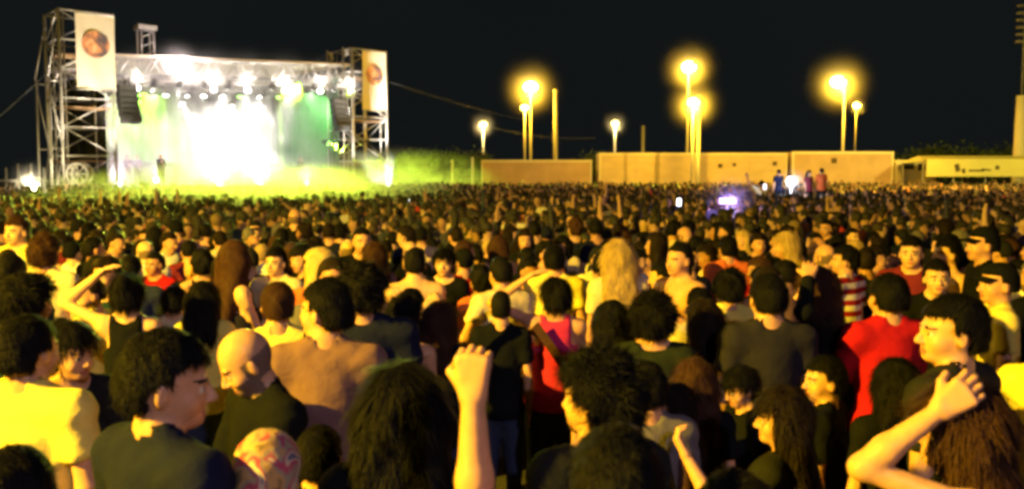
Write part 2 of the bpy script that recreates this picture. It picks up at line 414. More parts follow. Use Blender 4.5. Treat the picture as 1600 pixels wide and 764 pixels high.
        if hair in ('long', 'mid'): open_ = np.minimum(open_, .085 - np.abs(lx) * .99)
        np.maximum(f2.S, np.where(open_ > -.02, open_, -.02) if True else open_, out=f2.S)
        if hair in ('short', 'crop', 'curly', 'cap', 'bun', 'pony', 'scarf'):
            # cut round the ears and along the nape
            ear = .052 - np.sqrt((ly + .0) ** 2 * 1.6 + (lz - .07) ** 2); ear = np.where(np.abs(lx) > .05, ear, -.05)
            nape = (.05 if hair in ('short', 'crop', 'bun') else .03 if hair != 'cap' else .06) - lz
            if hair == 'pony': nape = np.where(ly < -.10, -.05, nape)
            np.maximum(f2.S, ear, out=f2.S); np.maximum(f2.S, nape, out=f2.S)
        V2, Q2 = f2.mesh()
        if hair == 'cap':
            mb = MB(); n_ = 10; pts0 = []
            for i in range(n_ + 1):
                t = -1 + 2 * i / n_; X_ = t * .075
                pts0.append((hp(X_, .075 * math.sqrt(max(0, 1 - t * t * .75)) + .005, .155 - .01 * t * t), hp(X_ * .92, .085 + .07 * math.sqrt(max(0, 1 - t * t * .9)), .148 - .02 * t * t)))
            k0 = len(V2); vs = []; qs = []
            for dz in (0, -.006):
                for a_, b_ in pts0: vs += [a_ + HX @ np.array((0, 0, dz)), b_ + HX @ np.array((0, 0, dz))]
            m_ = 2 * (n_ + 1)
            for i in range(n_):
                a_ = k0 + 2 * i; qs.append((a_, a_ + 2, a_ + 3, a_ + 1)); qs.append((a_ + m_, a_ + m_ + 1, a_ + m_ + 3, a_ + m_ + 2)); qs.append((a_ + 1, a_ + 3, a_ + m_ + 3, a_ + m_ + 1))
            V2 = np.concatenate([V2, np.array(vs, np.float32)]); Q2 = np.concatenate([Q2, np.array(qs, np.int32)])
        ns = (int(strands * 2.2) if strands > 1000 else strands) if strands is not None else (2400 if hair in ('short', 'curly', 'long', 'mid', 'bun', 'pony') else 0)
        if hair in ('cap', 'scarf'): ns = 0
        if ns:
            # loose locks: narrow tapering blades that lie along the hair and lift off at the tips
            a4 = V2[Q2]; n4 = np.cross(a4[:, 2] - a4[:, 0], a4[:, 3] - a4[:, 1]); ar = np.linalg.norm(n4, axis=1) + 1e-9; n4 = n4 / ar[:, None]
            rs = np.random.RandomState(seed + 5); ii = rs.choice(len(Q2), ns, p=ar / ar.sum()); w4 = rs.rand(ns, 4); w4 /= w4.sum(1, keepdims=True)
            p0 = (a4[ii] * w4[:, :, None]).sum(1); nn = n4[ii]
            crown = hp(0, -.03, .22); dn = p0 - crown; dn = dn * .8 + np.array((0, 0, -1.0)) * (.10 if hair in ('short', 'curly', 'crop') else .25) + rs.randn(ns, 3) * (.05 if hair != 'curly' else .14)
            dn = dn - (dn * nn).sum(1, keepdims=True) * nn; dn /= np.linalg.norm(dn, axis=1, keepdims=True) + 1e-6
            sd = np.cross(dn, nn); ln = (.013 + .016 * rs.rand(ns))[:, None] * (1.0 if hair == 'short' else 1.5 if hair == 'curly' else 3.0); wd = (.0013 + .0012 * rs.rand(ns))[:, None]
            lift = (.12 if hair == 'short' else .55 if hair == 'curly' else .12)
            A_ = p0 - nn * .002; B_ = p0 + dn * ln * .5 + nn * (.004 + .15 * lift * ln); fly = np.where(rs.rand(ns) < .07, 3.0, 1.0)[:, None]; D_ = p0 + dn * ln * (1 + .2 * fly) + nn * (lift * fly * ln * rs.rand(ns)[:, None])
            vv = np.stack([A_ - sd * wd, A_ + sd * wd, B_ + sd * wd * .8, B_ - sd * wd * .8, D_ + sd * wd * .15, D_ - sd * wd * .15], 1).reshape(-1, 3)
            b0 = len(V2) + np.arange(ns) * 6
            qq = np.concatenate([np.stack([b0, b0 + 1, b0 + 2, b0 + 3], 1), np.stack([b0 + 3, b0 + 2, b0 + 4, b0 + 5], 1)])
            V2 = np.concatenate([V2, vv]); Q2 = np.concatenate([Q2, qq])
        me = mesh_np(key + '_hair', V2, Q2); me.materials.append(HR['black']); out['cap' if hair == 'cap' else 'headscarf' if hair == 'scarf' else 'hair'] = me
    # ---- shirt
    if top != 'none':
        hs = .022 / fine
        slo = np.minimum(lo, (-.3, -.2, .8)); shi = hi.copy(); slo[2] = .80; shi[2] = max(1.56, max(L[1][2] for L in limbs) + .12, (max(L[2][2] for L in limbs) + .05) if top == 'long' else 0)
        f3 = Field(axis(slo[0], shi[0], hs), axis(slo[1], shi[1], hs), axis(slo[2], shi[2], hs))
        ease = .009 if (fem or top == 'tank') else .014
        for p, k in torso: f3.op(p, k, ease)
        f3.op(Ell((0, -.005, .93), (.172, .126, .12)), .05, .008)
        for p, k in trap: f3.op(p, k, .007)
        if top != 'tank':
            for (S, E, Wr, u, f) in limbs:
                fs = Field(*f3.ax); q = .9 if fem else 1.0
                fs.op(Ell(S, (.060 * q, .060, .060)), .04, .006)
                if top == 'long':
                    fs.op(Cap(S, E, .062 * q, .050 * q), .03, .004); fs.op(Cap(E, Wr - f * .02, .050 * q, .036 * q), .02, .004)
                else:
                    e2 = S + u * .21; fs.op(Cap(S, e2, .058 * q, .062 * q), .03, .004)
                    cutp = S + u * .175; fs.cut(lambda x, y, z: (x - cutp[0]) * u[0] + (y - cutp[1]) * u[1] + (z - cutp[2]) * u[2])
                kk = .035; hh_ = np.clip(.5 + .5 * (f3.S - fs.S) / kk, 0, 1); f3.S = f3.S * (1 - hh_) + fs.S * hh_ - kk * hh_ * (1 - hh_)
        g = np.meshgrid(*f3.ax, indexing='ij', sparse=True)
        f3.S += .0014 * np.sin(g[2] * 47 + g[0] * 19 + 3 * np.sin(g[0] * 9 + seed) + seed) * np.sin(g[0] * 23 + g[1] * 17 + 2 * np.sin(g[2] * 11)) + .0022 * np.sin(g[2] * 83 - np.abs(g[0]) * 61 + seed) * np.sin(g[2] * 9 + g[0] * 7)
        # neckline, hem
        nz_ = (.068 if top in ('tee',) else .062)
        f3.cut(lambda x, y, z: np.maximum(.868 - z, (nz_ + (.02 if fem else 0)) - np.sqrt(x * x + (y - .01) ** 2 + ((z - 1.515) * 1.0) ** 2)))
        if top == 'tank': f3.cut(lambda x, y, z: np.minimum(np.abs(x) - (sh - .055), z - 1.30 - .25 * np.abs(y)))
        V3, Q3 = f3.mesh(); me = mesh_np(key + '_shirt', V3, Q3); me.materials.append(CL['black']); out['shirt'] = me
    # ---- trousers
    f4 = Field(axis(-.24, .24, .03), axis(-.17, .17, .03), axis(.03, 1.02, .045))
    for p, k in legs[0:2] + legs[3:5]: f4.op(p, k * .6, .012)
    f4.op(torso[3][0], .04, .008); f4.cut(lambda x, y, z: np.maximum(z - .97, .075 - z))
    V4, Q4 = f4.mesh(); me = mesh_np(key + '_trousers', V4, Q4); me.materials.append(CL['black']); out['trousers'] = me
    out['_head'] = hp; out['_arms'] = limbs; out['_HX'] = HX
    return out

def setm(o, *ms):
    for i, m in enumerate(ms):
        if i < len(o.material_slots): o.material_slots[i].link = 'OBJECT'; o.material_slots[i].material = m
def place_person(P, loc, rz, scale, label, skin='medium', hair='black', shirt='black', trousers='black', group='people in the concert crowd', name='person', wide=1.0):
    e = empty(name, (loc[0], loc[1], loc[2] + (gz(loc[1]) if loc[2] == 0 else 0)), rz, label=label, cat='person', group=group); e.scale = (scale * wide, scale * wide, scale)
    for part, me in P.items():
        if part[0] == '_': continue
        o = newobj(part, me, e)
        if part == 'body': setm(o, SK[skin], HR[hair if hair in HR else 'black'], LIP, EYEM, EYEW)
        elif part == 'hair': setm(o, HR[hair])
        elif part in ('cap', 'headscarf'): setm(o, CL[hair] if hair in CL else CL['black'])
        elif part == 'shirt': setm(o, CL[shirt])
        elif part == 'trousers': setm(o, CL[trousers])
    return e
# ------------------------------------------------------------------ ground
M = {
 'asphalt': mat('asphalt', (.05, .05, .05), rough=.9, bump=.5, scale=40, var=.3),
 'steel': mat('galvanised_steel', (.46, .45, .43), rough=.45, metal=.5, scale=6, var=.25, bump=.1),
 'pole': mat('painted_pole', (.58, .57, .54), rough=.5, scale=5, var=.15),
 'trailer': mat('trailer_panel', (.52, .42, .32), rough=.55, scale=.8, var=.30, bump=.06, spec=.3, stretch=(1, 1, 3)),
 'trailer_b': mat('trailer_panel_weathered', (.46, .33, .25), rough=.6, scale=.9, var=.34, bump=.06, spec=.3),
 'rail': mat('aluminium_rail', (.66, .62, .52), rough=.45, scale=10, var=.1),
 'rubber': mat('rubber', (.025, .025, .025), rough=.8),
 'dark': mat('dark_steel', (.05, .05, .05), rough=.5, scale=10),
 'banner': mat('banner_vinyl', (.80, .72, .58), rough=.6, scale=2, var=.05, spec=.3),
 'drape': mat('black_drape', (.02, .022, .02), rough=.95, scale=3, var=.3, bump=.8, dist=.15, stretch=(6, 6, .15)),
 'sidecloth': mat('green_side_cloth', (.10, .20, .11), rough=.95, scale=3, var=.3, bump=.8, dist=.1, stretch=(6, 6, .15)),
 'cyc': mat('backdrop_cloth', (.30, .31, .30), rough=.9, scale=1.5, var=.12, bump=.4, dist=.1, stretch=(3, 3, .2)),
 'deck': mat('stage_deck', (.10, .09, .08), rough=.5, scale=3, var=.2),
 'skirt': mat('stage_skirt', (.45, .44, .40), rough=.9, scale=3, var=.2, bump=.6, dist=.05, stretch=(5, 5, .2)),
 'wood': mat('plywood', (.30, .19, .10), rough=.8, scale=4, var=.3),
 'speaker': mat('speaker_black', (.03, .03, .03), rough=.6, scale=20),
 'yellow': mat('yellow_vinyl', (.62, .55, .20), rough=.6, scale=1.2, var=.15),
 'cream': mat('cream_paint', (.66, .58, .42), rough=.6, scale=1.2, var=.15),
 'red': mat('dark_lacquer', (.10, .06, .06), rough=.25, scale=5, var=.1),
 'cym': mat('brass', (.6, .45, .15), rough=.3, metal=.9, scale=5, var=.1),
 'leaf': mat('leaves', (.045, .075, .03), rough=.8, scale=9, var=.5),
 'bark': mat('bark', (.09, .06, .04), rough=.9, scale=12, bump=.6),
 'glass': mat('lens_dark', (.04, .04, .05), rough=.1, scale=5),
 'print': mat('print_dark', (.07, .05, .03), rough=.7, scale=5),
}
g = MB(); ys = [-60] + [i * .5 for i in range(0, 100)] + [60, 120, 900]
for a, b in zip(ys, ys[1:]): g.quad((-600, a, gz(a)), (600, a, gz(a)), (600, b, gz(b)), (-600, b, gz(b)))
g.build('ground', M['asphalt'], kind='structure')

def lamp_light(name, parent, loc, power, col=SODIUM, r=.12):
    l = bpy.data.lights.new(name, 'POINT'); l.energy = power; l.color = col; l.shadow_soft_size = r
    o = newobj(name, l, parent); o.location = loc; return o
E_SOD = emis('lamp_sodium', (1.0, .66, .12), 60); E_C2 = emis('fill_cool', (.86, .78, 1), 20); E_WARM = emis('lamp_warm', (1.0, .78, .30), 6)
haze_bloom = []                                                     # (centre, radius) of the mist balls that imitate lens glow round each lamp
def street_lamp(loc, H, power, label, heads=1, em=None, col=(1, .55, .02), mist=2.2, pr=.11, arm=0.0, size=1.0, sink=0):
    loc = (loc[0], loc[1], gz(loc[1])); H -= loc[2]
    e = empty('street_lamp', loc, 0, label=label, cat='street lamp', group='lit lamps beyond the crowd')
    b = MB(); b.tube((0, 0, 0), (0, 0, H - .15), pr, pr * .62, 12); b.build('pole', M['pole'], e, True)
    MB().tube((0, 0, 0), (0, 0, .25), pr * 1.9, pr * 1.6, 12).build('base', M['steel'], e)
    for k in range(heads):
        a = (k * math.pi + math.pi) if heads > 1 else math.pi
        dx = math.cos(a) * arm
        if arm: MB().tube((0, 0, H - .2), (dx, -.05, H), .035, .03).build('bracket', M['steel'], e)
        h = MB(); h.box((dx, -.1, H + .06 * size), (.34 * size, .62 * size, .10 * size)); h.tube((dx, -.1, H + .11 * size), (dx, -.1, H + .2 * size), .12 * size, .05 * size, 10); hd = h.build('lantern', M['steel'], e)
        q = MB(); q.ball((dx, -.12, H - .02), .27 * size, 14, 8, (1, 1, .75)); q.build('lens', em or E_SOD, hd, True)
        lamp_light('lamp_light', e, (dx, -.45 * size, H - .38 * size), power / heads, col)
        if mist: haze_bloom.append((Vector(loc) + Vector((dx, -.2, H - .1)), mist))
    return e
def lamp_px(px, py, Y, power, label, **k):
    p = at(px, py, Y); return street_lamp((p.x, Y, 0), p.z, power, label, **k)
lamp_px(829, 136, 71, 3600, 'bright sodium lamp on a pole left of the trailers, beside the unlit mast', mist=3.3, size=2.1)
lamp_px(820, 168, 84, 1500, 'small lamp glowing just below the bright lamp nearest the stage', mist=1.1, size=1.2)
lamp_px(755, 194, 95, 1100, 'small pale lamp low over the left end of the trailers', mist=2.2, em=E_WARM, col=(1, .72, .25), size=1.4)
lamp_px(961, 192, 95, 900, 'small pale lamp between the unlit mast and the middle pair', mist=2.0, em=E_WARM, col=(1, .72, .25), size=1.3)
lamp_px(1076, 105, 68, 3000, 'tallest sodium lamp, topmost of the middle group behind the long trailer', mist=3.0, size=2.0)
lamp_px(1083, 160, 56, 3000, 'lower sodium lamp of the middle group, its pole in front of the trailer', mist=2.4, size=1.3)
lamp_px(1320, 128, 69, 3600, 'bright sodium lamp above the right-hand orange trailer', mist=3.4, size=2.1, arm=.55)
lamp_px(1338, 165, 88, 1200, 'small orange lamp right of the lamp over the orange trailer', mist=1.4, size=1.2, pr=.05)
# unlit masts
def mast(px, py, Y, r, label):
    p = at(px, py, Y); e = empty('mast', (p.x, Y, 0), label=label, cat='mast', group='bare masts beyond the crowd')
    MB().tube((0, 0, 0), (0, 0, p.z), r, r * .8, 12).build('pole', M['pole'], e, True); MB().ball((0, 0, p.z), r * 1.1).build('cap', M['steel'], e, True)
mast(868, 143, 70, .17, 'thick bare mast without a lamp, right of the bright lamp by the stage')
mast(1092, 152, 58, .15, 'bare mast close beside the lower lamp of the middle group')
p = at(1005, 197, 80); e = empty('mast', (p.x, 80, 0), label='faint distant mast between the pale lamp and the middle lamps', cat='mast', group='bare masts beyond the crowd')
MB().tube((0, 0, 0), (0, 0, p.z), .14, .12, 8).build('pole', mat('dull_pole', (.25, .25, .26)), e, True)
# thick post at the right edge with a louvred floodlight head
pb = at(1597, 150, 64); e = empty('floodlight_column', (pb.x, 64, 0), label='thick pale column at the right edge with dark louvred head', cat='column')
MB().tube((0, 0, 0), (0, 0, pb.z), .48, .36, 16).build('column', M['cream'], e, True)
zt = at(1597, -10, 64).z
MB().tube((0, 0, pb.z), (0, 0, zt), .09, .07, 12).build('pole', mat('column_dark', (.10, .10, .10)), e, True)
for k in range(6):
    MB().box((0, -.1, at(1597, 66, 64).z + k * .50), (1.2, .4, .12)).build('louvre', mat('louvre_grey', (.16, .15, .15)) if k == 0 else bpy.data.materials['louvre_grey'], e)

# ------------------------------------------------------------------ trailers
def trailer(px0, px1, pyt, Y, depth, m, label, parts=True, H=None, ang=0):
    a = at(px0, pyt, Y); b = at(px1, pyt, Y); L = b.x - a.x; z1 = a.z if H is None else H; z0 = 1.25
    e = empty('cargo_trailer', ((a.x + b.x) / 2, Y, 0), ang, label=label, cat='trailer', group='box trailers parked in a line')
    w = L / 2; n = max(3, round(L / 1.25)); pw = L / n
    MB().box((0, depth / 2 + .05, (z0 + z1) / 2), (L - .1, depth, z1 - z0 - .1)).build('body', m, e)
    for k in range(n):                                       # front side panels stand 2 cm proud with open joints
        o = MB().box((-w + pw * (k + .5), .03, (z0 + z1) / 2), (pw - .012, .05, z1 - z0 - .34)).build('panel', m, e)
    MB().box((0, 0, z1 - .09), (L + .04, .14, .16)).build('top_rail', M['rail'], e)
    MB().box((0, 0, z0 + .10), (L + .04, .14, .18)).build('bottom_rail', M['rail'], e)
    for s in (-1, 1): MB().box((s * (w - .06), 0, (z0 + z1) / 2), (.13, .12, z1 - z0 - .34)).build('corner_post', M['rail'], e)
    MB().box((0, depth / 2, z0 - .1), (L - .3, .9, .2)).build('chassis', M['dark'], e)
    for x in (-w * .55, w * .45, w * .62):
        for y in (.25, depth - .25): MB().tube((x, y - .12, .68), (x, y + .12, .68), .48, n=18).build('wheel', M['rubber'], e)
    return e, w, z0, z1
T1 = trailer(752, 925, 250, 62.6, 2.5, M['trailer_b'], 'tan box trailer nearest the stage, people standing before it')
T2 = trailer(936, 1230, 239, 62, 2.5, M['trailer'], 'long yellow-lit box trailer behind the middle lamps')
T3 = trailer(1238, 1396, 237, 61.5, 2.5, M['trailer_b'], 'orange box trailer right of the long one, under a bright lamp')
def vent(T, x, z, s=.28):
    e, w, z0, z1 = T; v = MB().box((x, -.03, z), (s, .07, s)).build('vent', M['print'], e)
vent(T2, T2[1] * .29, 3.05); vent(T2, T2[1] * .44, 3.12, .22); vent(T2, T2[1] * .87, 3.2); vent(T3, 1.6 - 2.2, 3.4, .36)
# small cream van body and a yellow marquee further right
def at0(px, Y): return at(px, 300, Y).x
x0, x1 = at0(1398, 62), at0(1462, 62)
e = empty('parked_van', ((x0 + x1) / 2, 62, 0), label='small pale van parked right of the orange trailer', cat='van')
w = (x1 - x0) / 2; z1 = at(1400, 250, 62).z
b = MB(); prof = [(-w, .45), (-w, z1 - .12), (-w + .15, z1), (w * .35, z1 - .03), (w * .72, z1 - .65), (w * .98, z1 - 1.05), (w, .5)]
k = len(prof); b.v = [Vector((x, y, z)) for y in (0, 1.9) for x, z in prof]; b.f = [tuple(range(k)), tuple(range(2 * k - 1, k - 1, -1))] + [(i, i + k, (i + 1) % k + k, (i + 1) % k) for i in range(k)]
b.build('body', M['cream'], e)
MB().box((w * .30, -.02, z1 - .5), (w * .42, .03, .5)).build('window', M['glass'], e); MB().box((-w * .35, -.02, z1 - .45), (w * .5, .03, .42)).build('window', M['glass'], e)
for x in (-w * .6, w * .6):
    wh = MB().tube((x, -.04, .34), (x, .18, .34), .34, n=18).build('wheel', M['rubber'], e); MB().tube((x, -.06, .34), (x, -.03, .34), .18, n=12).build('rim', M['steel'], wh)
MB().box((w + .03, .95, .55), (.12, 1.8, .25)).build('bumper', M['dark'], e)
Y5 = 58; x0, x1 = at0(1440, Y5), at0(1640, Y5); w = (x1 - x0) / 2
e = empty('yellow_marquee', ((x0 + x1) / 2, Y5, 0), label='long yellow fabric-sided stall with dark marks at right edge', cat='marquee')
zt = at(1500, 249, Y5).z; zb = at(1500, 276, Y5).z
MB().box((0, -.32, (zt + zb) / 2), (2 * w - .2, .08, zt - zb)).build('fascia', M['yellow'], e)
rf = MB(); rf.quad((-w, -.2, zt - .15), (w, -.2, zt - .15), (w - .4, 1.6, zt + .25), (-w + .4, 1.6, zt + .25)); rf.quad((-w, 3.2, zt - .15), (-w + .4, 1.6, zt + .25), (w - .4, 1.6, zt + .25), (w, 3.2, zt - .15)); rf.quad((-w, -.2, zt - .15), (-w + .4, 1.6, zt + .25), (-w, 3.2, zt - .15)); rf.quad((w, -.2, zt - .15), (w, 3.2, zt - .15), (w - .4, 1.6, zt + .25))
rf.build('roof', M['yellow'], e)
for x in (-w + .1, -w * .5, 0, w * .5, w - .1):
    for y in (0.1, 3.1): MB().tube((x, y, 0), (x, y, zt - .1), .04).build('pole', M['steel'], e)
MB().box((0, .4, .55), (2 * w - 1, .6, 1.1)).build('counter', M['wood'], e)
for i, (fx, wd, hh, dz) in enumerate(((-.50, .3, .5, 0), (-.40, .2, .3, -.2), (-.20, 1.0, .12, -.18), (-.05, .6, .10, -.12), (.12, .25, .25, .02))):
    q = MB(); q.box((fx * w, -.372, (zt + zb) / 2 + dz), (wd, .02, hh), Matrix.Rotation(.12 * (i - 2), 3, 'Y')); q.build('print', M['print'], e)
# two small posts left of the first trailer and a fence there
for px, py in ((706, 252), (738, 248)):
    p = at(px, py, 60); e = empty('fence_post', (p.x, 60, 0), label='short pale post ' + ('nearest the stage, left of the first trailer' if px < 720 else 'touching the left end of the first trailer'), cat='post')
    MB().tube((0, 0, 0), (0, 0, p.z), .09, .08).build('shaft', M['pole'], e, True); MB().ball((0, 0, p.z), .1).build('cap', M['pole'], e, True)

# ------------------------------------------------------------------ trees far behind
def tree(x, y, h, r, label, seed):
    e = empty('tree', (x, y, 0), label=label, cat='tree', group='dark trees beyond the trailers')
    R = np.random.RandomState(seed)
    t = MB(); t.tube((0, 0, 0), (0, 0, h * .55), .22, .12)
    for k in range(6):
        a = k * 1.05; t.tube((0, 0, h * (.3 + .04 * k)), (math.cos(a) * r * .6, math.sin(a) * r * .6, h * (.6 + .04 * k)), .07, .03, 5)
    t.build('trunk', M['bark'], e)
    cl = R.randn(26, 3) * (.42, .42, .26); cl = cl / np.maximum(1, np.linalg.norm(cl, axis=1))[:, None] * (r, r, h * .36) + (0, 0, h * .68)
    n = 2200; c = cl[R.randint(0, 26, n)] + R.randn(n, 3) * r * .16
    u = R.randn(n, 3); u /= np.linalg.norm(u, axis=1)[:, None]; v = np.cross(u, R.randn(n, 3)); v /= np.linalg.norm(v, axis=1)[:, None]
    s = (.10 + .14 * R.rand(n))[:, None]
    V = np.stack([c - u * s, c + v * s * .6, c + u * s, c - v * s * .6], 1).reshape(-1, 3)
    me = mesh_np('crown', V, np.arange(n * 4).reshape(-1, 4), False); me.materials.append(M['leaf']); newobj('crown', me, e)
for i, (px, Y, h, r, l) in enumerate(((722, 92, 5.2, 3.0, 'dark tree between the stage and the first trailer'), (1415, 82, 4.6, 2.6, 'dark tree behind the small pale van'),
      (1462, 84, 5.2, 2.8, 'dark tree behind the left end of the yellow stall'), (1512, 80, 4.4, 2.6, 'dark low tree behind the middle of the yellow stall'),
      (1556, 86, 5.0, 2.8, 'dark tree behind the yellow stall, next to the thick column'), (655, 96, 4.6, 3.0, 'dark low tree just right of the stage tower'),
      (930, 92, 4.9, 2.4, 'dark tree in the gap between the first two trailers'))):
    tree(at0(px, Y), Y, h, r, l, i + 3)
# overhead cables
def cable(a, b, sag, r, label, m='steel', n=14):
    q = MB(); pts = [Vector(a).lerp(Vector(b), i / n) - Vector((0, 0, sag * 4 * (i / n) * (1 - i / n))) for i in range(n + 1)]
    for i in range(n): q.tube(pts[i], pts[i + 1], r, n=5)
    q.build('cable', M[m], label=label, cat='cable', group='guy lines and cables')
M['cable'] = mat('cable_grey', (.12, .13, .15), rough=.6)
cable(at(607, 128, 57), at(830, 190, 84), .2, .007, 'thin line from the right scaffold tower down towards the lamps', 'cable')
cable(at(74, 113, 46), at(-30, 205, 40), .1, .025, 'guy line from the left scaffold tower down to the left edge', 'cable')
cable(at(770, 200, 84), at(930, 216, 84), .35, .012, 'faint overhead cable crossing behind the bright lamp and bare mast', 'cable')

# ------------------------------------------------------------------ the stage
A0 = Vector((-22.15, 46.0, .2)); B0 = Vector((-9.75, 57.0, .2))      # centres of the two front towers
U = (B0 - A0).normalized(); NB = Vector((-U.y, U.x, 0)); SW = (B0 - A0).length; RZ = math.atan2(U.y, U.x); DK = 1.55
def SL(u, n, z): return A0 + U * u + NB * n + Vector((0, 0, z))   # stage-local to world
TH = 10.75; TS = 2.5
RS = Matrix.Rotation(RZ, 3, 'Z')
beam_cache = {}
def member(name, a, b, r, parent, m='steel'):
    a, b = Vector(a), Vector(b); L = (b - a).length; key = (name, round(L, 2), r)
    if key not in beam_cache:
        me = MB().tube((0, 0, 0), (0, 0, L), r, n=6).mesh(name, True); me.materials.append(M[m]); beam_cache[key] = me
    o = newobj(name, beam_cache[key], parent); o.location = a; o.rotation_euler = (b - a).to_track_quat('Z', 'Y').to_euler(); return o
def tower(c, label, outrig, TH=10.35):
    e = empty('scaffold_tower', c, RZ, label=label, cat='scaffold tower', group='towers either side of the stage')
    q = TS / 2; cs = [(-q, -q), (q, -q), (q, q), (-q, q)]
    for x, y in cs:
        member('upright', (x, y, 0), (x, y, TH), .075, e)
        member('upright', (x * .78, y * .78, 0), (x * .78, y * .78, TH - .2), .04, e)
        MB().box((x, y, .03), (.3, .3, .06)).build('base_plate', M['steel'], e)
    lv = [0.3 + i * (TH - .35) / 7 for i in range(8)]
    for i, z in enumerate(lv):
        for j in range(4):
            a, b = cs[j], cs[(j + 1) % 4]; member('ledger', (*a, z), (*b, z), .045, e)
            if i < 7:
                z2 = lv[i + 1]
                if (i + j) % 2: member('diagonal', (*a, z), (*b, z2), .035, e)
                else: member('diagonal', (*b, z), (*a, z2), .035, e)
    for k in range(3):
        z = (2.9, 5.6, 8.2)[k]; MB().box((0, 0, z), (TS - .2, TS * .8, .05)).build('platform', M['wood'], e)
    if outrig:
        for x, y, zz in outrig:
            member('outrigger', (x, y, 0), (x * .97, y, zz), .05, e)
            for z in (.6, zz * .5, zz - .2): member('ledger', (x, y, z), (math.copysign(q, x), y, z), .035, e)
            member('diagonal', (x, y, .3), (math.copysign(q, x), y, zz * .5), .03, e); member('diagonal', (math.copysign(q, x), y, zz * .5), (x, y, zz - .2), .03, e)
            member('diagonal', (x, y, zz), (math.copysign(q, x), y, TH - .5), .03, e)
    return e
tower(A0, 'tall scaffold tower left of the stage carrying a large pale banner', [(-1.8, -1.2, 7.0), (-1.8, 1.2, 7.0)])
tower(B0, 'tall scaffold tower right of the stage, lit green low down', [(-1.75, -1.0, 10.0), (-1.75, .9, 10.0)], 10.0)
# banners with a round emblem
def banner(c, w, h, dz, label, lit):
    e = empty('banner', c - NB * (TS / 2 + .12), RZ, label=label, cat='banner', group='banners on the stage towers')
    n = 8; b = MB()
    for i in range(n):
        for j in range(12):
            x0, x1 = -w / 2 + w * i / n, -w / 2 + w * (i + 1) / n; z0, z1 = dz + h * j / 12, dz + h * (j + 1) / 12
            wv = lambda x, z: .03 * math.sin(x * 5 + z * 1.7)
            b.quad((x0, wv(x0, z0), z0), (x1, wv(x1, z0), z0), (x1, wv(x1, z1), z1), (x0, wv(x0, z1), z1))
    b.build('cloth', M['banner'], e, True)
    zc = dz + h * .60; d = MB(); k = 28; pts = [(math.cos(2 * math.pi * i / k) * w * .36, -.045, zc + math.sin(2 * math.pi * i / k) * w * .36) for i in range(k)]
    d.quad(*pts); d.build('round_emblem', emblem, e)
    for z in (dz - .03, dz + h + .03): member('batten', (-w / 2, 0, z), (w / 2, 0, z), .04, e)
emblem = mat('emblem', (.5, .3, .2), rough=.6)
t = emblem.node_tree; p = t.nodes['Principled BSDF']; co = t.nodes['Texture Coordinate']
n2 = t.nodes.new('ShaderNodeTexNoise'); n2.inputs['Scale'].default_value = 1.6; n2.inputs['Distortion'].default_value = .6
rr = t.nodes.new('ShaderNodeValToRGB'); el = rr.color_ramp.elements
el[0].position = .36; el[0].color = (.12, .10, .13, 1); el[1].position = .66; el[1].color = (.80, .55, .32, 1)
q = el.new(.47); q.color = (.45, .20, .12, 1); q = el.new(.56); q.color = (.72, .30, .14, 1)
t.links.new(co.outputs['Object'], n2.inputs['Vector']); t.links.new(n2.outputs['Fac'], rr.inputs['Fac']); t.links.new(rr.outputs['Color'], p.inputs['Base Color'])
banner(A0 + U * .40, 1.85, 3.7, 10.35 - 3.85, 'tall pale banner with orange round emblem on the left tower', 1)
banner(B0 + U * .30, 1.75, 3.6, 10.0 - 3.75, 'tall cream banner with round emblem on the right tower', 1)

# stage thing: deck, skirt, roof trusses, canopy, drapes
st = empty('concert_stage', SL(SW / 2, 0, 0), RZ, label='wide open-air concert stage glaring with white and green light', cat='stage')
hw = SW / 2 - TS / 2 - .1; DP = 9.0
MB().box((0, DP / 2, DK - .1), (hw * 2, DP, .2)).build('deck', M['deck'], st)
for k in range(10):
    w = 2 * hw / 10; MB().box((-hw + w * (k + .5), -.02, (DK - .2) / 2), (w - .03, .05, DK - .22)).build('skirt_panel', M['skirt'], st)
for x in np.linspace(-hw + .2, hw - .2, 7):
    for y in (.3, DP / 2, DP - .3): member('deck_leg', (x, y, 0), (x, y, DK - .2), .06, st)
# cloths with real folds
def drape(name, a, b, z0, z1, m, fold=.12, per=.55):
    a, b = Vector(a), Vector(b); L = (b - a).length; d = (b - a).normalized(); nn = Vector((-d.y, d.x, 0)); n = int(L / per * 8); V = []; Fq = []
    for i in range(n + 1):
        s = L * i / n; off = fold * math.sin(2 * math.pi * s / per) + fold * .6 * math.sin(s * 2.3)
        for z in (z0, z1): V.append(a + d * s + nn * off + Vector((0, 0, z)))
    for i in range(n): Fq.append((2 * i, 2 * i + 2, 2 * i + 3, 2 * i + 1))
    me = mesh_np(name, [tuple(v) for v in V], Fq); me.materials.append(m); o = newobj(name, me, st)
    return o
drape('backdrop', (-hw, DP - .5, 0), (hw, DP - .5, 0), DK, 7.7, M['cyc'], .08, .8)
drape('side_drape', (-hw - .1, .2, 0), (-hw - .1, DP - .5, 0), .2, 7.6, M['drape'])
drape('side_drape', (hw + .1, .4, 0), (hw + .1, DP - .5, 0), DK, 8.3, M['sidecloth'])
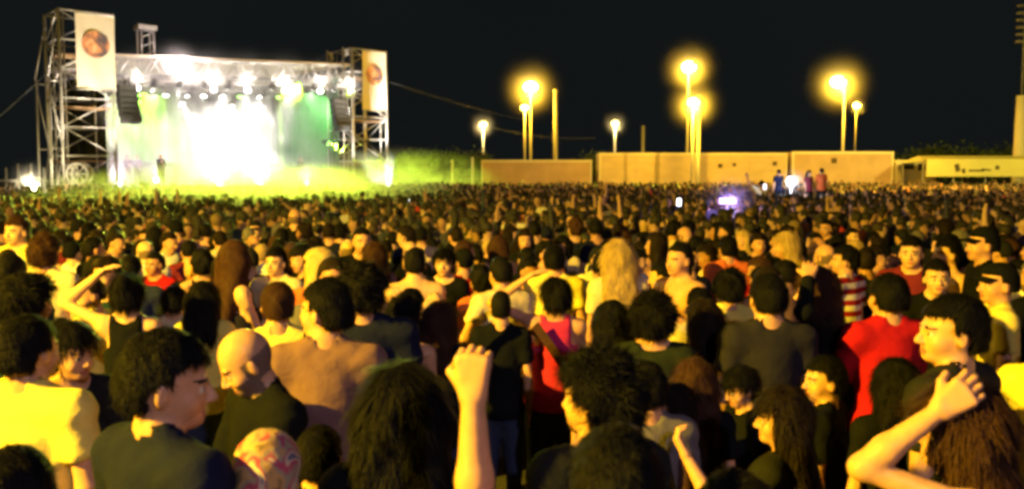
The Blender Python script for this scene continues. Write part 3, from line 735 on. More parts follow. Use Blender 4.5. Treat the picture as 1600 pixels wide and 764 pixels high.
# roof: front/back/side box trusses of chords and lacing, canopy above
def box_truss(a, b, h, w, parent, nb):
    a, b = Vector(a), Vector(b); d = (b - a); L = d.length; d.normalize(); s = Vector((-d.y, d.x, 0)) * (w / 2)
    for sg in (-1, 1):
        for z in (0, h): member('chord', a + s * sg + Vector((0, 0, z)), b + s * sg + Vector((0, 0, z)), .055, parent)
    for i in range(nb):
        p0 = a + d * (L * i / nb); p1 = a + d * (L * (i + 1) / nb); zz = (0, h) if i % 2 else (h, 0)
        for sg in (-1, 1): member('lacing', p0 + s * sg + Vector((0, 0, zz[0])), p1 + s * sg + Vector((0, 0, zz[1])), .03, parent)
        member('lacing', p0 - s, p0 + s, .03, parent); member('lacing', p0 + s + Vector((0, 0, h)), p1 - s + Vector((0, 0, h)), .03, parent)
ft = newobj('front_truss', None, st); box_truss((-hw - .6, -.2, 7.0), (hw + .6, -.2, 7.75), 1.25, .9, ft, 20)
bt = newobj('back_truss', None, st); box_truss((-hw, DP - .6, 7.0), (hw, DP - .6, 7.7), .8, .6, bt, 14)
mt = newobj('middle_truss', None, st); box_truss((-hw, DP * .45, 6.95), (hw, DP * .45, 7.6), .7, .6, mt, 14)
for s in (-1, 1):
    tt = newobj('side_truss', None, st); box_truss((s * hw, .3, 7.3 + .3 * s), (s * hw, DP - .9, 7.3 + .3 * s), .8, .6, tt, 8)
MB().box((0, DP / 2 - .1, 8.72), (2 * hw + 1.2, DP + 1.0, .08), Matrix.Rotation(-math.atan2(.7, 2 * hw + 1.2), 3, 'Y')).build('canopy', M['banner'], st)
# the lifting-tower head that stands up behind the left end of the roof
hx = -hw + 2.3
lt = newobj('lifting_head', None, st)
for x in (-.33, .33):
    for y in (.5, 1.1): member('upright', (hx + x, y, 8.3), (hx + x, y, 10.1), .05, lt)
for z in (8.6, 9.1, 9.6): member('brace', (hx - .33, .5, z), (hx + .33, .5, z + .3), .03, lt)
MB().box((hx, .8, 10.15), (1.0, .8, .25)).build('head_block', M['steel'], lt)
# line-array speakers hung inside each tower, subwoofers in front
def line_array(u, n, label):
    e = empty('speaker_array', SL(u, n, 0), RZ, label=label, cat='speakers', group='speaker arrays hung beside the stage')
    z = 6.7
    for k in range(6):
        tilt = Matrix.Rotation(-.05 * k, 3, 'X'); b = MB().box((0, -.02 * k * k, z), (.95, .5, .30), tilt).build('cabinet', M['speaker'], e)
        MB().box((0, -.02 * k * k - .262, z), (.88, .012, .24), tilt).build('grille', M['dark'], b); z -= .33
    member('hoist_chain', (0, 0, 6.85), (0, 0, 7.6), .02, e)
line_array(TS / 2 + .75, -.9, 'dark curved speaker array hanging left of the stage opening')
line_array(SW - TS / 2 - .75, -.9, 'dark curved speaker array hanging right of the stage opening')
def wheel_thing():
    p = at(125, 272, 44); e = empty('cable_drum', (p.x, 44, p.z), 0, label='pale round cable drum standing at the foot of the left tower', cat='cable drum')
    for y in (-.25, .25):
        k = 24; b = MB()
        for i in range(k):
            a0, a1 = 2 * math.pi * i / k, 2 * math.pi * (i + 1) / k
            b.tube((math.cos(a0) * .52, y, math.sin(a0) * .52), (math.cos(a1) * .52, y, math.sin(a1) * .52), .06, n=6)
        for i in range(4): a0 = i * math.pi / 4; b.tube((-math.cos(a0) * .5, y, -math.sin(a0) * .5), (math.cos(a0) * .5, y, math.sin(a0) * .5), .03, n=5)
        b.build('flange', M['pole'], e)
    MB().tube((0, -.25, 0), (0, .25, 0), .22, n=14).build('hub', M['rubber'], e)
    b = MB().box((0, 0, -(p.z) / 2 - .25), (1.2, .9, p.z - .5)); b.build('stand', M['wood'], e)
wheel_thing()
# low scaffold and equipment left of the tower
e = empty('low_scaffold', at(30, 300, 45) * 1.0, 0, label='low pale scaffold frame at the far left beside the stage', cat='scaffold'); e.location.z = 0
for i in range(5):
    x = -2.6 + i * 1.3; z = at(30, (272, 262, 256, 262, 268)[i], 45).z; member('upright', (x, 0, 0), (x, 0, z), .05, e); member('upright', (x, 1.2, 0), (x, 1.2, z), .05, e)
    if i < 4:
        for zz in (.8, 1.6, 2.1): member('ledger', (x, 0, zz), (x + 1.3, 0, zz), .04, e)
        member('diagonal', (x, 0, .3), (x + 1.3, 0, 2.1), .03, e); member('diagonal', (x, 0, 2.1), (x + 1.3, 1.2, 2.1), .03, e)
# backstage cabinets, mixing crates on the deck
def drum_kit():
    c = SL(SW * .60, 5.5, DK); e = empty('drum_kit', c, RZ, label='drum kit at the back of the glaring stage', cat='drum kit')
    MB().box((0, 0, .2), (3, 2.4, .4)).build('riser', M['deck'], e)
    MB().tube((0, -.35, .75), (0, .15, .75), .33, n=20).build('bass_drum', M['red'], e)
    for x, y, z, r in ((-.35, 0, 1.15, .17), (.35, 0, 1.15, .19), (.75, .3, .85, .24), (-.75, .3, .9, .2)): MB().tube((x, y, z - .14), (x, y, z + .14), r, n=16).build('drum', M['red'], e)
    for x, y, z in ((-.9, -.1, 1.5), (.95, -.1, 1.6), (.4, .4, 1.7)):
        MB().tube((x, y, z), (x, y, z + .02), .27, .05, 16).build('cymbal', M['cym'], e); member('stand', (x, y, .4), (x, y, z), .02, e)
drum_kit()
for i, (u, n) in enumerate(((.30, 5.0), (.38, 5.0), (.72, 4.8), (.80, 5.0))):
    e = empty('amplifier', SL(SW * u, n, DK), RZ, label='black amplifier stack on the stage, ' + ('leftmost of four', 'second of four from the left', 'third of four from the left', 'rightmost of four')[i], cat='amplifier', group='amplifier stacks on the stage')
    for z in (.35, 1.07): b = MB().box((0, 0, z), (.75, .4, .68)).build('cabinet', M['speaker'], e); MB().box((0, -.205, z), (.66, .012, .58)).build('grille', M['dark'], b)

# stage lamps: par cans and moving heads with their own lights
E_W = emis('beam_white', (1, .97, .92), 14); E_G = emis('beam_green', (.35, 1, .12), 7); E_V = emis('beam_violet', (.75, .5, 1), 8)
def stage_light(loc, target, col, power, em, label, size=30, blend=.6, r=.12):
    loc, target = Vector(loc), Vector(target); e = empty('stage_light', loc, 0, label=label, cat='stage light', group='stage lights on the roof trusses')
    q = (target - loc).to_track_quat('-Z', 'Y'); e.rotation_euler = q.to_euler()
    MB().tube((0, 0, .42), (0, 0, 0), .13, .17, 14).build('can', M['dark'], e)
    MB().tube((0, 0, -.012), (0, 0, .0), .155, n=16).build('lens', em, e)
    y = MB(); y.box((-.19, 0, .2), (.02, .05, .36)); y.box((.19, 0, .2), (.02, .05, .36)); y.box((0, 0, .5), (.40, .05, .02)); y.build('yoke', M['dark'], e)
    if power:
        l = bpy.data.lights.new('stage_beam', 'SPOT'); l.energy = power; l.color = col; l.spot_size = math.radians(size); l.spot_blend = blend; l.shadow_soft_size = r
        o = newobj('stage_beam', l, e); o.location = (0, 0, -.05)
ORDS = ords = ('first', 'second', 'third', 'fourth', 'fifth', 'sixth', 'seventh', 'eighth', 'ninth', 'tenth', 'eleventh', 'twelfth')
# floods on the middle truss wash the backdrop
for i in range(6):
    u = SW * (.16 + .14 * i); c, em, pw = ((1, .7, 1), E_V, 2500) if i == 0 else ((.45, 1, .02), E_G, 4500) if i in (1,) else ((1, .97, .9), E_W, (0, 0, 500, 3500, 3500, 300)[i])
    stage_light(SL(u, DP * .45, 6.7 + .7 * u / SW), SL(u + (.3 if i % 2 else -.4), DP - .5, DK + (.8 if i > 1 else 4)), c, pw, em, f'flood on the middle roof truss aimed at the backdrop, {ords[i]} from the left', 95, .9)
# front truss: lights aimed at the band and a few turned outwards
for i in range(10):
    u = SW * (.13 + .082 * i); col = ((1, .97, .9), E_W)
    stage_light(SL(u, -.6, 6.75 + .75 * u / SW), SL(u * .8 + SW * .1, 3.5, DK), (1, .95, .85), (2500, 2500, 1500, 800, 2000, 3000, 3000, 2500, 500, 200)[i], E_W, f'lamp under the front roof truss, {ords[i]} from the left', 55, .8)
# beams that cut through the smoke towards the audience
def beam(u, n, z, tx, ty, tz, col, pw, em, label, size=14): stage_light(SL(u, n, z), (tx, ty, tz), col, pw, em, label, size, .5, .08)
beam(SW * .50, DP - 1.2, 6.7, *SL(SW * .52, 1.0, DK), (1, 1, .95), 14000, E_W, 'white beam light at the back of the stage, middle', 26)
beam(SW * .34, DP - 1.2, 6.7, *SL(SW * .40, 1.5, DK), (.5, 1, .02), 26000, E_G, 'green beam light at the back of the stage, left of the white one', 16)
beam(SW * .70, DP - 1.2, 6.7, *SL(SW * .66, 1.0, DK), (1, 1, .95), 12000, E_W, 'white beam light at the back of the stage, right half', 26)
beam(SW * .16, DP - 1.2, 6.7, *SL(SW * .14, .5, DK), (1, .75, 1), 9000, E_V, 'violet beam light at the back left of the stage', 24)
beam(SW * .90, 1.0, 4.2, *at(735, 300, 53), (.62, 1, .03), 90000, E_G, 'green beam light by the right tower aimed out over the crowd', 36)
beam(SW * .80, .5, 7.3, *SL(SW * .99, 4.5, 4), (.35, 1, .3), 1800, E_G, 'green light washing the right side cloth', 80)
beam(SW * .32, -.8, 7.6, *at(420, 330, 30), (1, .93, .85), 1500, E_W, 'dazzling white lamp at the left of the front truss turned to the crowd', 120)
beam(SW * .72, -.8, 7.5, -12, 39, 1.5, (.78, 1, .05), 170000, E_G, 'yellow-green lamp on the front truss lighting the front rows', 42)
beam(SW * .93, -.9, 7.6, -7, 40, 1.2, (.74, 1, .05), 120000, E_G, 'yellow-green lamp beside the right tower lighting the front rows', 30)
beam(SW * .95, -4.5, .5, *(B0 + Vector((0, 0, 8))), (1, .95, .85), 40000, E_W, 'added warm uplight before the right tower, brightening its banner', 45)  # both uplights are added to brighten the tower banners
beam(SW * -.02, -5.0, .5, *(A0 + Vector((0, 0, 8))), (1, .84, .62), 9000, E_W, 'added warm uplight before the left tower, brightening its banner', 45)
for i, (a, b_, cc) in enumerate(((.22, .10, 2), (.27, .34, 1), (.36, .30, 0), (.44, .52, 0), (.50, .40, 0), (.57, .66, 0), (.64, .60, 1), (.72, .84, 0), (.80, .74, 1))):
    cl_, em_ = (((1, .97, .92), E_W), ((.5, 1, .02), E_G), ((1, .65, 1), E_V))[cc]
    beam(SW * a, DP * .45 + .3, 6.65 + .7 * a, *SL(SW * b_, 2.2, DK), cl_, (20000, 40000, 20000)[cc], em_, 'narrow beam light on the middle roof truss, ' + ORDS[i] + ' from the left', 7)
for u_, pw_, rr_ in ((.15, 70, 2.2), (.40, 200, 2.6), (.52, 170, 2.6), (.66, 220, 2.6), (.80, 150, 2.2), (.93, 160, 2.0)):
    q_ = SL(SW * u_, -1.0, 7.2 + .8 * u_); stage_light(q_ + Vector((0, 0, -.6)), q_ + Vector((3, -6, -1)), (1, 1, 1), 0, E_W, 'flaring lamp low on the front roof truss, ' + {.15: 'beside the left tower', .40: 'just right of the pink flare', .52: 'above the stage centre', .66: 'above the drum kit', .80: 'above the green side cloth', .93: 'beside the right tower'}[u_], 60)
    lamp_light('truss_fill', None, q_, pw_, (1, .88, .76)); haze_bloom.append((q_, rr_))  # bare point light added to brighten the truss and its glow
for u_, n_, z_, pw_, rr_, cl_, wd_ in ((.13, 1.5, 2.2, 240, 2.4, (1, .60, .86), 'added pinkish glare lamp at the left end of the stage'), (.30, 3.5, 2.4, 60, 1.6, (1, .9, .9), 'added white glare lamp behind the tall performer'),
        (.50, 2.5, 2.2, 420, 3.4, (1, .98, .9), 'added dazzling white glare lamp in the middle of the stage'), (.66, 2.5, 2.2, 380, 3.4, (1, .98, .92), 'added dazzling white glare lamp right of the middle of the stage'), (.82, 1.5, 2.2, 160, 2.2, (.98, 1, .8), 'added white glare lamp at the right end of the stage')):
    q_ = SL(SW * u_, n_, z_); stage_light(q_ - Vector((0, 0, .5)), q_ + Vector((5, -10, 3)), (1, 1, 1), 0, E_W, wd_, 60); lamp_light('floor_glare', None, q_ + Vector((.1, -.4, 0)), pw_, cl_); haze_bloom.append((q_, rr_))  # lamps added for the low stage glare, then given cans
# big glare lamp at the left of the roof and the work light at the far left
stage_light(SL(SW * .28, -.9, 7.9), (0, 0, 3), (1, .9, .85), 0, emis('glare', (1, .9, .85), 200), 'brightest lamp on the roof edge, flaring pink-white', 60)
haze_bloom.append((SL(SW * .28, -.9, 7.9), 2.2))
lamp_light('glare_light', None, SL(SW * .28, -1.5, 8.2), 900, (1, .8, .75))
lw = at(55, 292, 43); e = empty('work_light', (lw.x, 43, 0), label='bright white work light low at the far left below the scaffold', cat='work light')
member('stand', (0, 0, 0), (0, 0, lw.z - .1), .04, e); MB().box((0, 0, lw.z), (.5, .2, .34)).build('housing', M['dark'], e)
MB().box((0, -.115, lw.z), (.44, .02, .28)).build('lens', emis('work', (1, .93, .7), 70), e)
lamp_light('work_beam', e, (0, -.5, lw.z + .3), 500, (1, .85, .5), .1); haze_bloom.append((Vector((lw.x, 42.7, lw.z + .2)), 1.5))

# ------------------------------------------------------------------ mist balls for lamp glow, and smoke
def vol(name, dens, col=(1, 1, 1), noise=None, fall=None):
    m = bpy.data.materials.new(name); m.use_nodes = True; t = m.node_tree; t.nodes.remove(t.nodes['Principled BSDF'])
    v = t.nodes.new('ShaderNodeVolumePrincipled'); v.inputs['Density'].default_value = dens; v.inputs['Color'].default_value = (*col, 1); v.inputs['Anisotropy'].default_value = .0
    t.links.new(v.outputs[0], t.nodes['Material Output'].inputs['Volume'])
    src = None
    if fall:                                                  # density thins out towards the rim
        co = t.nodes.new('ShaderNodeTexCoord'); ln = t.nodes.new('ShaderNodeVectorMath'); ln.operation = 'LENGTH'; t.links.new(co.outputs['Object'], ln.inputs[0])
        a = t.nodes.new('ShaderNodeMath'); a.operation = 'SUBTRACT'; a.inputs[0].default_value = 1; a.use_clamp = True; t.links.new(ln.outputs['Value'], a.inputs[1])
        b = t.nodes.new('ShaderNodeMath'); b.operation = 'POWER'; b.inputs[1].default_value = fall; t.links.new(a.outputs[0], b.inputs[0])
        c = t.nodes.new('ShaderNodeMath'); c.operation = 'MULTIPLY'; c.inputs[1].default_value = dens; t.links.new(b.outputs[0], c.inputs[0]); t.links.new(c.outputs[0], v.inputs['Density']); src = c
    if noise:
        co = t.nodes.new('ShaderNodeTexCoord'); n = t.nodes.new('ShaderNodeTexNoise'); n.inputs['Scale'].default_value = noise; n.inputs['Detail'].default_value = 2
        r = t.nodes.new('ShaderNodeMapRange'); r.inputs['From Min'].default_value = .35; r.inputs['From Max'].default_value = .70; r.inputs['To Min'].default_value = dens * .05; r.inputs['To Max'].default_value = dens * 2.2
        t.links.new(co.outputs['Object'], n.inputs['Vector']); t.links.new(n.outputs['Fac'], r.inputs['Value']); 
        if src is None: t.links.new(r.outputs['Result'], v.inputs['Density'])
        else:
            r.inputs['To Min'].default_value = .25; r.inputs['To Max'].default_value = 2.2
            q = t.nodes.new('ShaderNodeMath'); q.operation = 'MULTIPLY'; t.links.new(src.outputs[0], q.inputs[0]); t.links.new(r.outputs['Result'], q.inputs[1]); t.links.new(q.outputs[0], v.inputs['Density'])
    return m
unit = MB().ball((0, 0, 0), 1, 28, 16).mesh('haze_bloom', True); unit.materials.append(vol('lamp_bloom', .34, fall=4.2))  # volume ball that imitates lens bloom, not real mist
for c, r in haze_bloom:
    o = tag(newobj('haze_bloom', unit), kind='stuff'); o.location = c; o.scale = (r, r, r)
sm = MB(); k = 20                                            # stage smoke: a lens-shaped volume that rolls off the front to the right
def blob(u, n, z, r, sc): sm.ball(SL(u, n, z), r, 24, 14, sc)
s0 = MB().box((0, 0, 0), (SW - TS - .6, 9.4, 6.6)).build('haze_bloom', vol('stage_smoke', .065, (1, 1, 1), .7), kind='stuff'); s0.location = SL(SW / 2, 4.0 - .2, DK + 3.35); s0.rotation_euler = (0, 0, RZ)
pe = at(625, 268, 52)
pf = at(400, 296, 34); s2 = MB().ball((0, 0, 0), 1, 28, 16).build('haze_bloom', vol('front_glare_smoke', .17, (1, 1, 1), 2.0, 1.2), kind='stuff', smooth=True); s2.location = (pf.x, 35, 1.75); s2.scale = (8, 12, 1.25)  # front volume added to lay a glare veil over the front rows
s1 = MB().ball((0, 0, 0), 1, 28, 16).build('haze_bloom', vol('drifting_smoke', .16, (1, 1, 1), 3.0, 1.2), kind='stuff', smooth=True); s1.location = (pe.x - 1.0, 52, pe.z - .9); s1.scale = (7.6, 5, 2.5)

# ------------------------------------------------------------------ the lamps that light the near crowd stand just outside the picture on the left, and an added fill lamp behind the camera
street_lamp((-8.2, -.6, 0), 6.3, 20500, 'sodium street lamp beside the crowd, outside the picture on the left', mist=0, size=1.3, col=SODIUM)
street_lamp((-15.0, 15.0, 0), 8.0, 3600, 'second sodium street lamp beside the crowd, further along on the left', mist=0, size=1.3, col=SODIUM)
e = street_lamp((5.0, -9.0, 0), 9.0, 1900, 'dim pale fill lamp added behind the camera', mist=0, size=1.3, em=E_C2, col=(.95, .78, 1))

def flood(loc, tgt, pw, size, label, col=(1, .62, .14)):  # helper lamps added out of view to brighten trailers and stall
    e = empty('floodlight', loc, 0, label=label, cat='floodlight'); z = 8.0
    MB().tube((0, 0, 0), (0, 0, z), .10, .07, 10).build('pole', M['pole'], e, True); d = (Vector(tgt) - Vector(loc) - Vector((0, 0, z))).normalized(); q = d.to_track_quat('-Z', 'Y')
    MB().box(Vector((0, 0, z)) - d * .15, (.7, .5, .25), q.to_matrix()).build('head', M['dark'], e)
    l = bpy.data.lights.new('fill_beam', 'SPOT'); l.energy = pw; l.color = col; l.spot_size = math.radians(size); l.spot_blend = .5; l.shadow_soft_size = .25
    o = newobj('fill_beam', l, e); o.location = Vector((0, 0, z)) + d * .1; o.rotation_euler = q.to_euler()
flood((25, 32, 0), (9, 62, 5.0), 40000, 82, 'added floodlight out of view at right, brightening the trailers', (1, .56, .05))
flood((34, 42, 0), (33, 58, 3), 14000, 80, 'second added floodlight out of view at right, brightening the yellow stall', (1, .78, .12))

# ------------------------------------------------------------------ people near enough to tell apart
STAGE_DIR = SL(SW / 2, 0, 0)
def face_stage(x, y): return math.atan2(-(STAGE_DIR.x - x), STAGE_DIR.y - y)      # rotation about Z that turns +Y towards the stage
placed = []                       # (x, y) of everybody
guards = []                       # (px0, px1, py0, py1, Y): what must stay in sight
heroes = []                       # (label phrase, px, py, Y)
GR = 'people standing in the crowd'
def hero(px, top, d, label, phrase, yaw=0, hyaw=0, hpitch=0, hroll=0, pose=('down', 'down'), arms=None, sex='m', hair='short', haircol='black', topk='tee', shirt='black', trousers='denim', skin='medium', fine=1.15, seed=None, guard=None, wide=1.0, strands=None, group=GR):
    """px: head centre, top: top of the head (1600 px frame), d: distance; yaw: 0 = back to the camera, 90 = facing left, 180 = facing the camera"""
    seed = len(heroes) * 3 + 1 if seed is None else seed
    P = make_person('h%d' % len(heroes), sex=sex, pose=pose, yaw=hyaw, pitch=hpitch, roll=hroll, top=topk, hair=hair, fine=fine, seed=seed, arms=arms, strands=strands)
    p = at(px, top, d); h0 = 1.765
    sc = (p.z - gz(d)) / h0; rz = math.radians(yaw)
    HXc = P['_HX'] @ np.array((0, .0, .12)); off = np.array((0, .012, 1.522)) + HXc
    ox = (off[0] * math.cos(rz) - off[1] * math.sin(rz)) * sc; oy = (off[0] * math.sin(rz) + off[1] * math.cos(rz)) * sc
    e = place_person(P, (p.x - ox, d - oy, 0), rz, sc, label, skin, haircol, shirt, trousers, group, wide=wide)
    placed.append((p.x - ox, d - oy))
    hw_ = .115 * F / d; g = guard or (px - hw_, px + hw_, top, top + .42 * F / d)
    guards.append((*g, d)); heroes.append((phrase, px, top + .12 * F / d, d))
    return e, P
# arms given as (upper arm direction, forearm direction, palm normal, finger curl), x outward
D_ = ARM['down']
H = hero
H(42, 488, 2.94, 'man seen from behind in a white T-shirt tinted lamplight yellow, lower left corner', 'the bright T-shirt in the lower left', yaw=-12, hyaw=-8, shirt='yellow', skin='medium', guard=(0, 185, 488, 764), strands=2200, fine=1.3, wide=1.1)  # white shirt, the sodium yellow is put into its cloth colour
H(112, 500, 3.32, 'woman with headband and dark scarf facing the man with black hair in profile', 'the woman with the dark scarf', yaw=-130, hyaw=12, hpitch=-8, sex='f', hair='bun', topk='long', shirt='charcoal', pose=('folded', 'folded'), fine=1.3, guard=(80, 150, 500, 620))
H(262, 508, 2.09, 'large black-haired man in navy T-shirt, his lit face in profile turned right', 'the big black-haired man in profile', yaw=-38, hyaw=-38, hpitch=-6, shirt='navy', guard=(130, 345, 505, 764), strands=3200, fine=1.7)
H(378, 500, 2.94, 'bald man in black with orange-lit crown bending towards the big man in profile', 'the bald man', yaw=130, hyaw=-12, hpitch=-32, hair='bald', topk='long', shirt='black', guard=(322, 430, 500, 640), fine=1.5, pose=('front', 'front'))
H(507, 430, 3.37, 'man in a salmon brown T-shirt, back to us, face turned left', 'the man in the salmon T-shirt', yaw=6, hyaw=62, shirt='tan', skin='medium', guard=(450, 625, 425, 700), strands=2200, fine=1.5)
H(418, 668, 2.09, 'short person at the bottom wearing a patterned orange and purple headscarf', 'the patterned headscarf', yaw=0, hair='scarf', haircol='patterned', sex='f', topk='tee', shirt='navy', fine=1.3, guard=(350, 485, 668, 764))
H(628, 568, 2.19, 'woman with long straight black hair, her back to us, below the salmon T-shirt', 'the long black hair at the bottom', yaw=4, hair='long', sex='f', topk='tee', shirt='black', guard=(548, 705, 568, 764), strands=5200, fine=1.5, wide=1.06)
# the raised arm: its owner stands below the frame
if 0: H(800, 800, 1.55, 'short person in the lower middle whose bare arm rises with a closed fist', 'the raised bare arm', yaw=0, hyaw=0, sex='m', shirt='black', topk='tank', fine=1.7, guard=(690, 765, 540, 764), arms=(((.30, .05, 1), (-.02, .12, 1), (-.2, 1, 0), 95), D_), strands=1500)
H(783, 450, 5.24, 'tall man in plain black T-shirt seen from behind, just right of the raised fist', 'the man in black behind the fist', yaw=-4, hair='crop', shirt='black', topk='tee', wide=.88, guard=(742, 822, 446, 730), pose=('down', 'down'))
H(690, 470, 4.60, 'person whose yellow-lit forearm bends up to the face, left of the man in black', 'the bent yellow forearm', yaw=-20, hyaw=-20, shirt='black', arms=(((.9, .5, .35), (-.55, .3, .45), (0, 1, -.2), 60), D_), sex='f', hair='mid', haircol='brown', guard=(690, 765, 465, 545))
H(867, 432, 5.35, 'woman in a crimson pink top with a dark strap across her back', 'the crimson pink top', yaw=2, hyaw=20, sex='f', hair='bun', shirt='pink', topk='tank', guard=(822, 910, 430, 560), pose=('hand_head', 'front'), wide=1.1)
H(962, 655, 1.50, 'nearest dark-haired person, bottom centre, raising a bare left arm with closed fist', 'the nearest dark head', yaw=0, hair='short', shirt='black', wide=.92, arms=(((.40, .82, .12), (.02, .04, 1), (-.2, 1, 0), 95), D_), guard=(690, 1050, 560, 764), strands=4200, fine=1.6)
H(935, 548, 2.30, 'person with tousled black hair and lit cheek turned left, above the nearest head', 'the tousled black hair', yaw=18, hyaw=38, hair='curly', sex='f', haircol='black', shirt='charcoal', guard=(868, 1010, 545, 660), strands=4200, fine=1.5)
H(1156, 568, 3.85, 'girl in black with small lit face looking down to the left', 'the girl looking down left', yaw=100, hyaw=10, hpitch=-18, sex='f', hair='pony', shirt='black', topk='long', guard=(1125, 1190, 565, 645), fine=1.3)
H(1288, 552, 3.53, 'young man in black T-shirt, brightly lit face turned left', 'the lit young man in black', yaw=60, hyaw=38, hair='short', shirt='black', guard=(1248, 1335, 550, 750), fine=1.5, strands=1800)
H(1222, 604, 2.94, 'woman with long dark hair and lit cheek, hand raised before her chin', 'the woman with raised hand', yaw=48, hyaw=32, sex='f', hair='long', haircol='dark brown', shirt='charcoal', guard=(1130, 1285, 600, 764), arms=(((.20, .75, -.65), (.0, .55, .75), (-.5, -.6, 0), 55), D_), fine=1.5, strands=2600)
H(1150, 728, 1.55, 'dark head cut by the bottom edge, right of the nearest head', 'the dark head at the bottom edge', yaw=-6, hair='short', shirt='black', guard=(1085, 1225, 720, 764), strands=3000, fine=1.3)
H(1320, 380, 7.06, 'man in a red and white striped T-shirt looking left', 'the striped T-shirt', yaw=40, hyaw=30, shirt='striped', guard=(1288, 1350, 384, 485))
H(1388, 424, 4.45, 'person in a bright red T-shirt, back to us, right side', 'the bright red T-shirt', yaw=10, hyaw=0, shirt='red', topk='long', guard=(1320, 1455, 425, 600), wide=1.12, pose=('front', 'front'))
H(1488, 455, 2.94, 'dark-haired man in charcoal, lit profile facing left before the red T-shirt', 'the lit profile by the red T-shirt', yaw=40, hyaw=48, hair='short', shirt='charcoal', guard=(1430, 1560, 452, 640), fine=1.5, strands=2800, wide=1.05)
H(1500, 596, 2.14, 'brown-haired person with a bent bare arm, elbow out left and hand at the face', 'the person with the elbow out', yaw=72, hyaw=-20, hair='mid', haircol='brown', sex='f', topk='tank', shirt='black', skin='medium', guard=(1312, 1600, 600, 764), fine=1.7, strands=3800,
  arms=(((.06, 1, .34), (-.12, -.70, .60), (-.9, .1, -.3), 42), D_))
H(1560, 408, 5.03, 'man with black cap and bright yellow T-shirt at the right edge, facing left', 'the yellow T-shirt at the right edge', yaw=70, hyaw=22, hair='cap', haircol='black', shirt='yellow', guard=(1515, 1600, 405, 535), wide=1.05)
H(1535, 352, 6.74, 'man in a black cap with reddish face, above the yellow T-shirt', 'the black cap further back on the right', yaw=75, hyaw=15, hair='cap', haircol='black', shirt='black', guard=(1505, 1580, 350, 420))
H(1200, 424, 4.28, 'broad-backed man in a dark grey T-shirt, seen from behind', 'the broad dark grey back', yaw=6, hair='short', shirt='dark grey', guard=(1150, 1250, 424, 600), wide=1.08)
H(1275, 418, 4.60, 'person in black holding a hand beside an orange-lit face', 'the hand beside the face', yaw=75, hyaw=10, sex='f', hair='mid', haircol='brown', shirt='black', topk='long', guard=(1235, 1320, 416, 560), pose=('hand_head', 'down'))
H(966, 374, 6.30, 'woman with long blond hair hanging down her back', 'the long blond hair', yaw=4, sex='f', hair='long', haircol='blond', shirt='cream', guard=(930, 1003, 374, 460), strands=2600)
H(1142, 420, 5.67, 'person in a pale yellow T-shirt with both arms bent, mid right', 'the pale yellow T-shirt', yaw=-10, shirt='yellow', hair='curly', guard=(1105, 1178, 440, 510), pose=('front', 'front'))
H(1092, 446, 5.35, 'person in a cream shirt just left of the pale yellow T-shirt', 'the cream shirt', yaw=15, shirt='cream', topk='long', hair='short', guard=(1065, 1108, 446, 500), pose=('front', 'front'))
H(1137, 366, 8.56, 'person in an orange-red T-shirt standing out among dark heads', 'the orange-red T-shirt', yaw=10, shirt='orange', hair='short', guard=(1110, 1165, 366, 425), pose=('down', 'down'))
H(1020, 458, 4.17, 'woman with a cloud of curly dark hair, centre right', 'the cloud of curly hair', yaw=0, sex='f', hair='curly', shirt='olive', guard=(958, 1062, 458, 545), wide=1.1, strands=3200)
H(955, 470, 4.39, 'dark-haired woman in charcoal beside the cloud of curly hair', 'the dark hair beside the curly one', yaw=12, sex='f', hair='mid', shirt='charcoal', guard=(930, 985, 470, 540))
H(1097, 468, 4.49, 'person with a shaggy dark head, lit neck, below the cream shirt', 'the shaggy dark head', yaw=20, hyaw=20, hair='mid', haircol='dark brown', shirt='maroon', guard=(1070, 1130, 466, 540), sex='f')
H(198, 425, 4.92, 'bare-shouldered woman with dark hair and a raised elbow, upper left', 'the bare-shouldered woman', yaw=10, sex='f', hair='bun', topk='tank', shirt='black', skin='light', guard=(140, 235, 405, 560), pose=('hand_head', 'down'))
H(70, 366, 6.63, 'person in an orange-lit cream T-shirt among dark heads, far left', 'the orange-lit shirt far left', yaw=0, shirt='cream', hair='curly', haircol='brown', guard=(45, 100, 366, 440), pose=('down', 'down'))
H(24, 335, 8.13, 'fair-faced person looking back at us near the left edge', 'the fair face at the left edge', yaw=170, hair='short', haircol='brown', skin='light', shirt='yellow', guard=(5, 45, 335, 385))
H(42, 428, 3.96, 'person with a rounded black hairdo in a teal T-shirt, left edge', 'the teal T-shirt', yaw=-10, hair='curly', shirt='teal', guard=(0, 90, 428, 500), wide=1.15)
H(272, 445, 6.42, 'woman in a thin-strapped top with a bare back', 'the thin-strapped bare back', yaw=3, sex='f', hair='bun', topk='tank', shirt='cream', skin='light', guard=(235, 300, 445, 505))
H(318, 440, 5.35, 'dark-haired person in a yellow T-shirt, above the bald man', 'the yellow T-shirt above the bald man', yaw=0, shirt='yellow', hair='mid', guard=(275, 345, 440, 520), sex='f')
H(433, 436, 4.28, 'person in a bright yellow top with short brown hair, left of the salmon T-shirt', 'the yellow top beside the salmon one', yaw=18, shirt='yellow', hair='short', haircol='brown', guard=(388, 458, 436, 560))
H(632, 462, 4.49, 'woman in a yellow tank top with bare orange arms', 'the yellow tank top', yaw=-14, sex='f', shirt='yellow', topk='tank', hair='curly', guard=(590, 672, 460, 590))
H(565, 412, 4.17, 'tall person with a big mop of black hair behind the salmon T-shirt', 'the big black mop of hair', yaw=10, hair='curly', shirt='navy', guard=(520, 600, 410, 500), wide=1.15)
H(430, 384, 7.28, 'person with a yellow-lit face turned back to the camera, left of centre', 'the yellow-lit face left of centre', yaw=165, hair='short', skin='light', shirt='cream', guard=(405, 455, 384, 440))
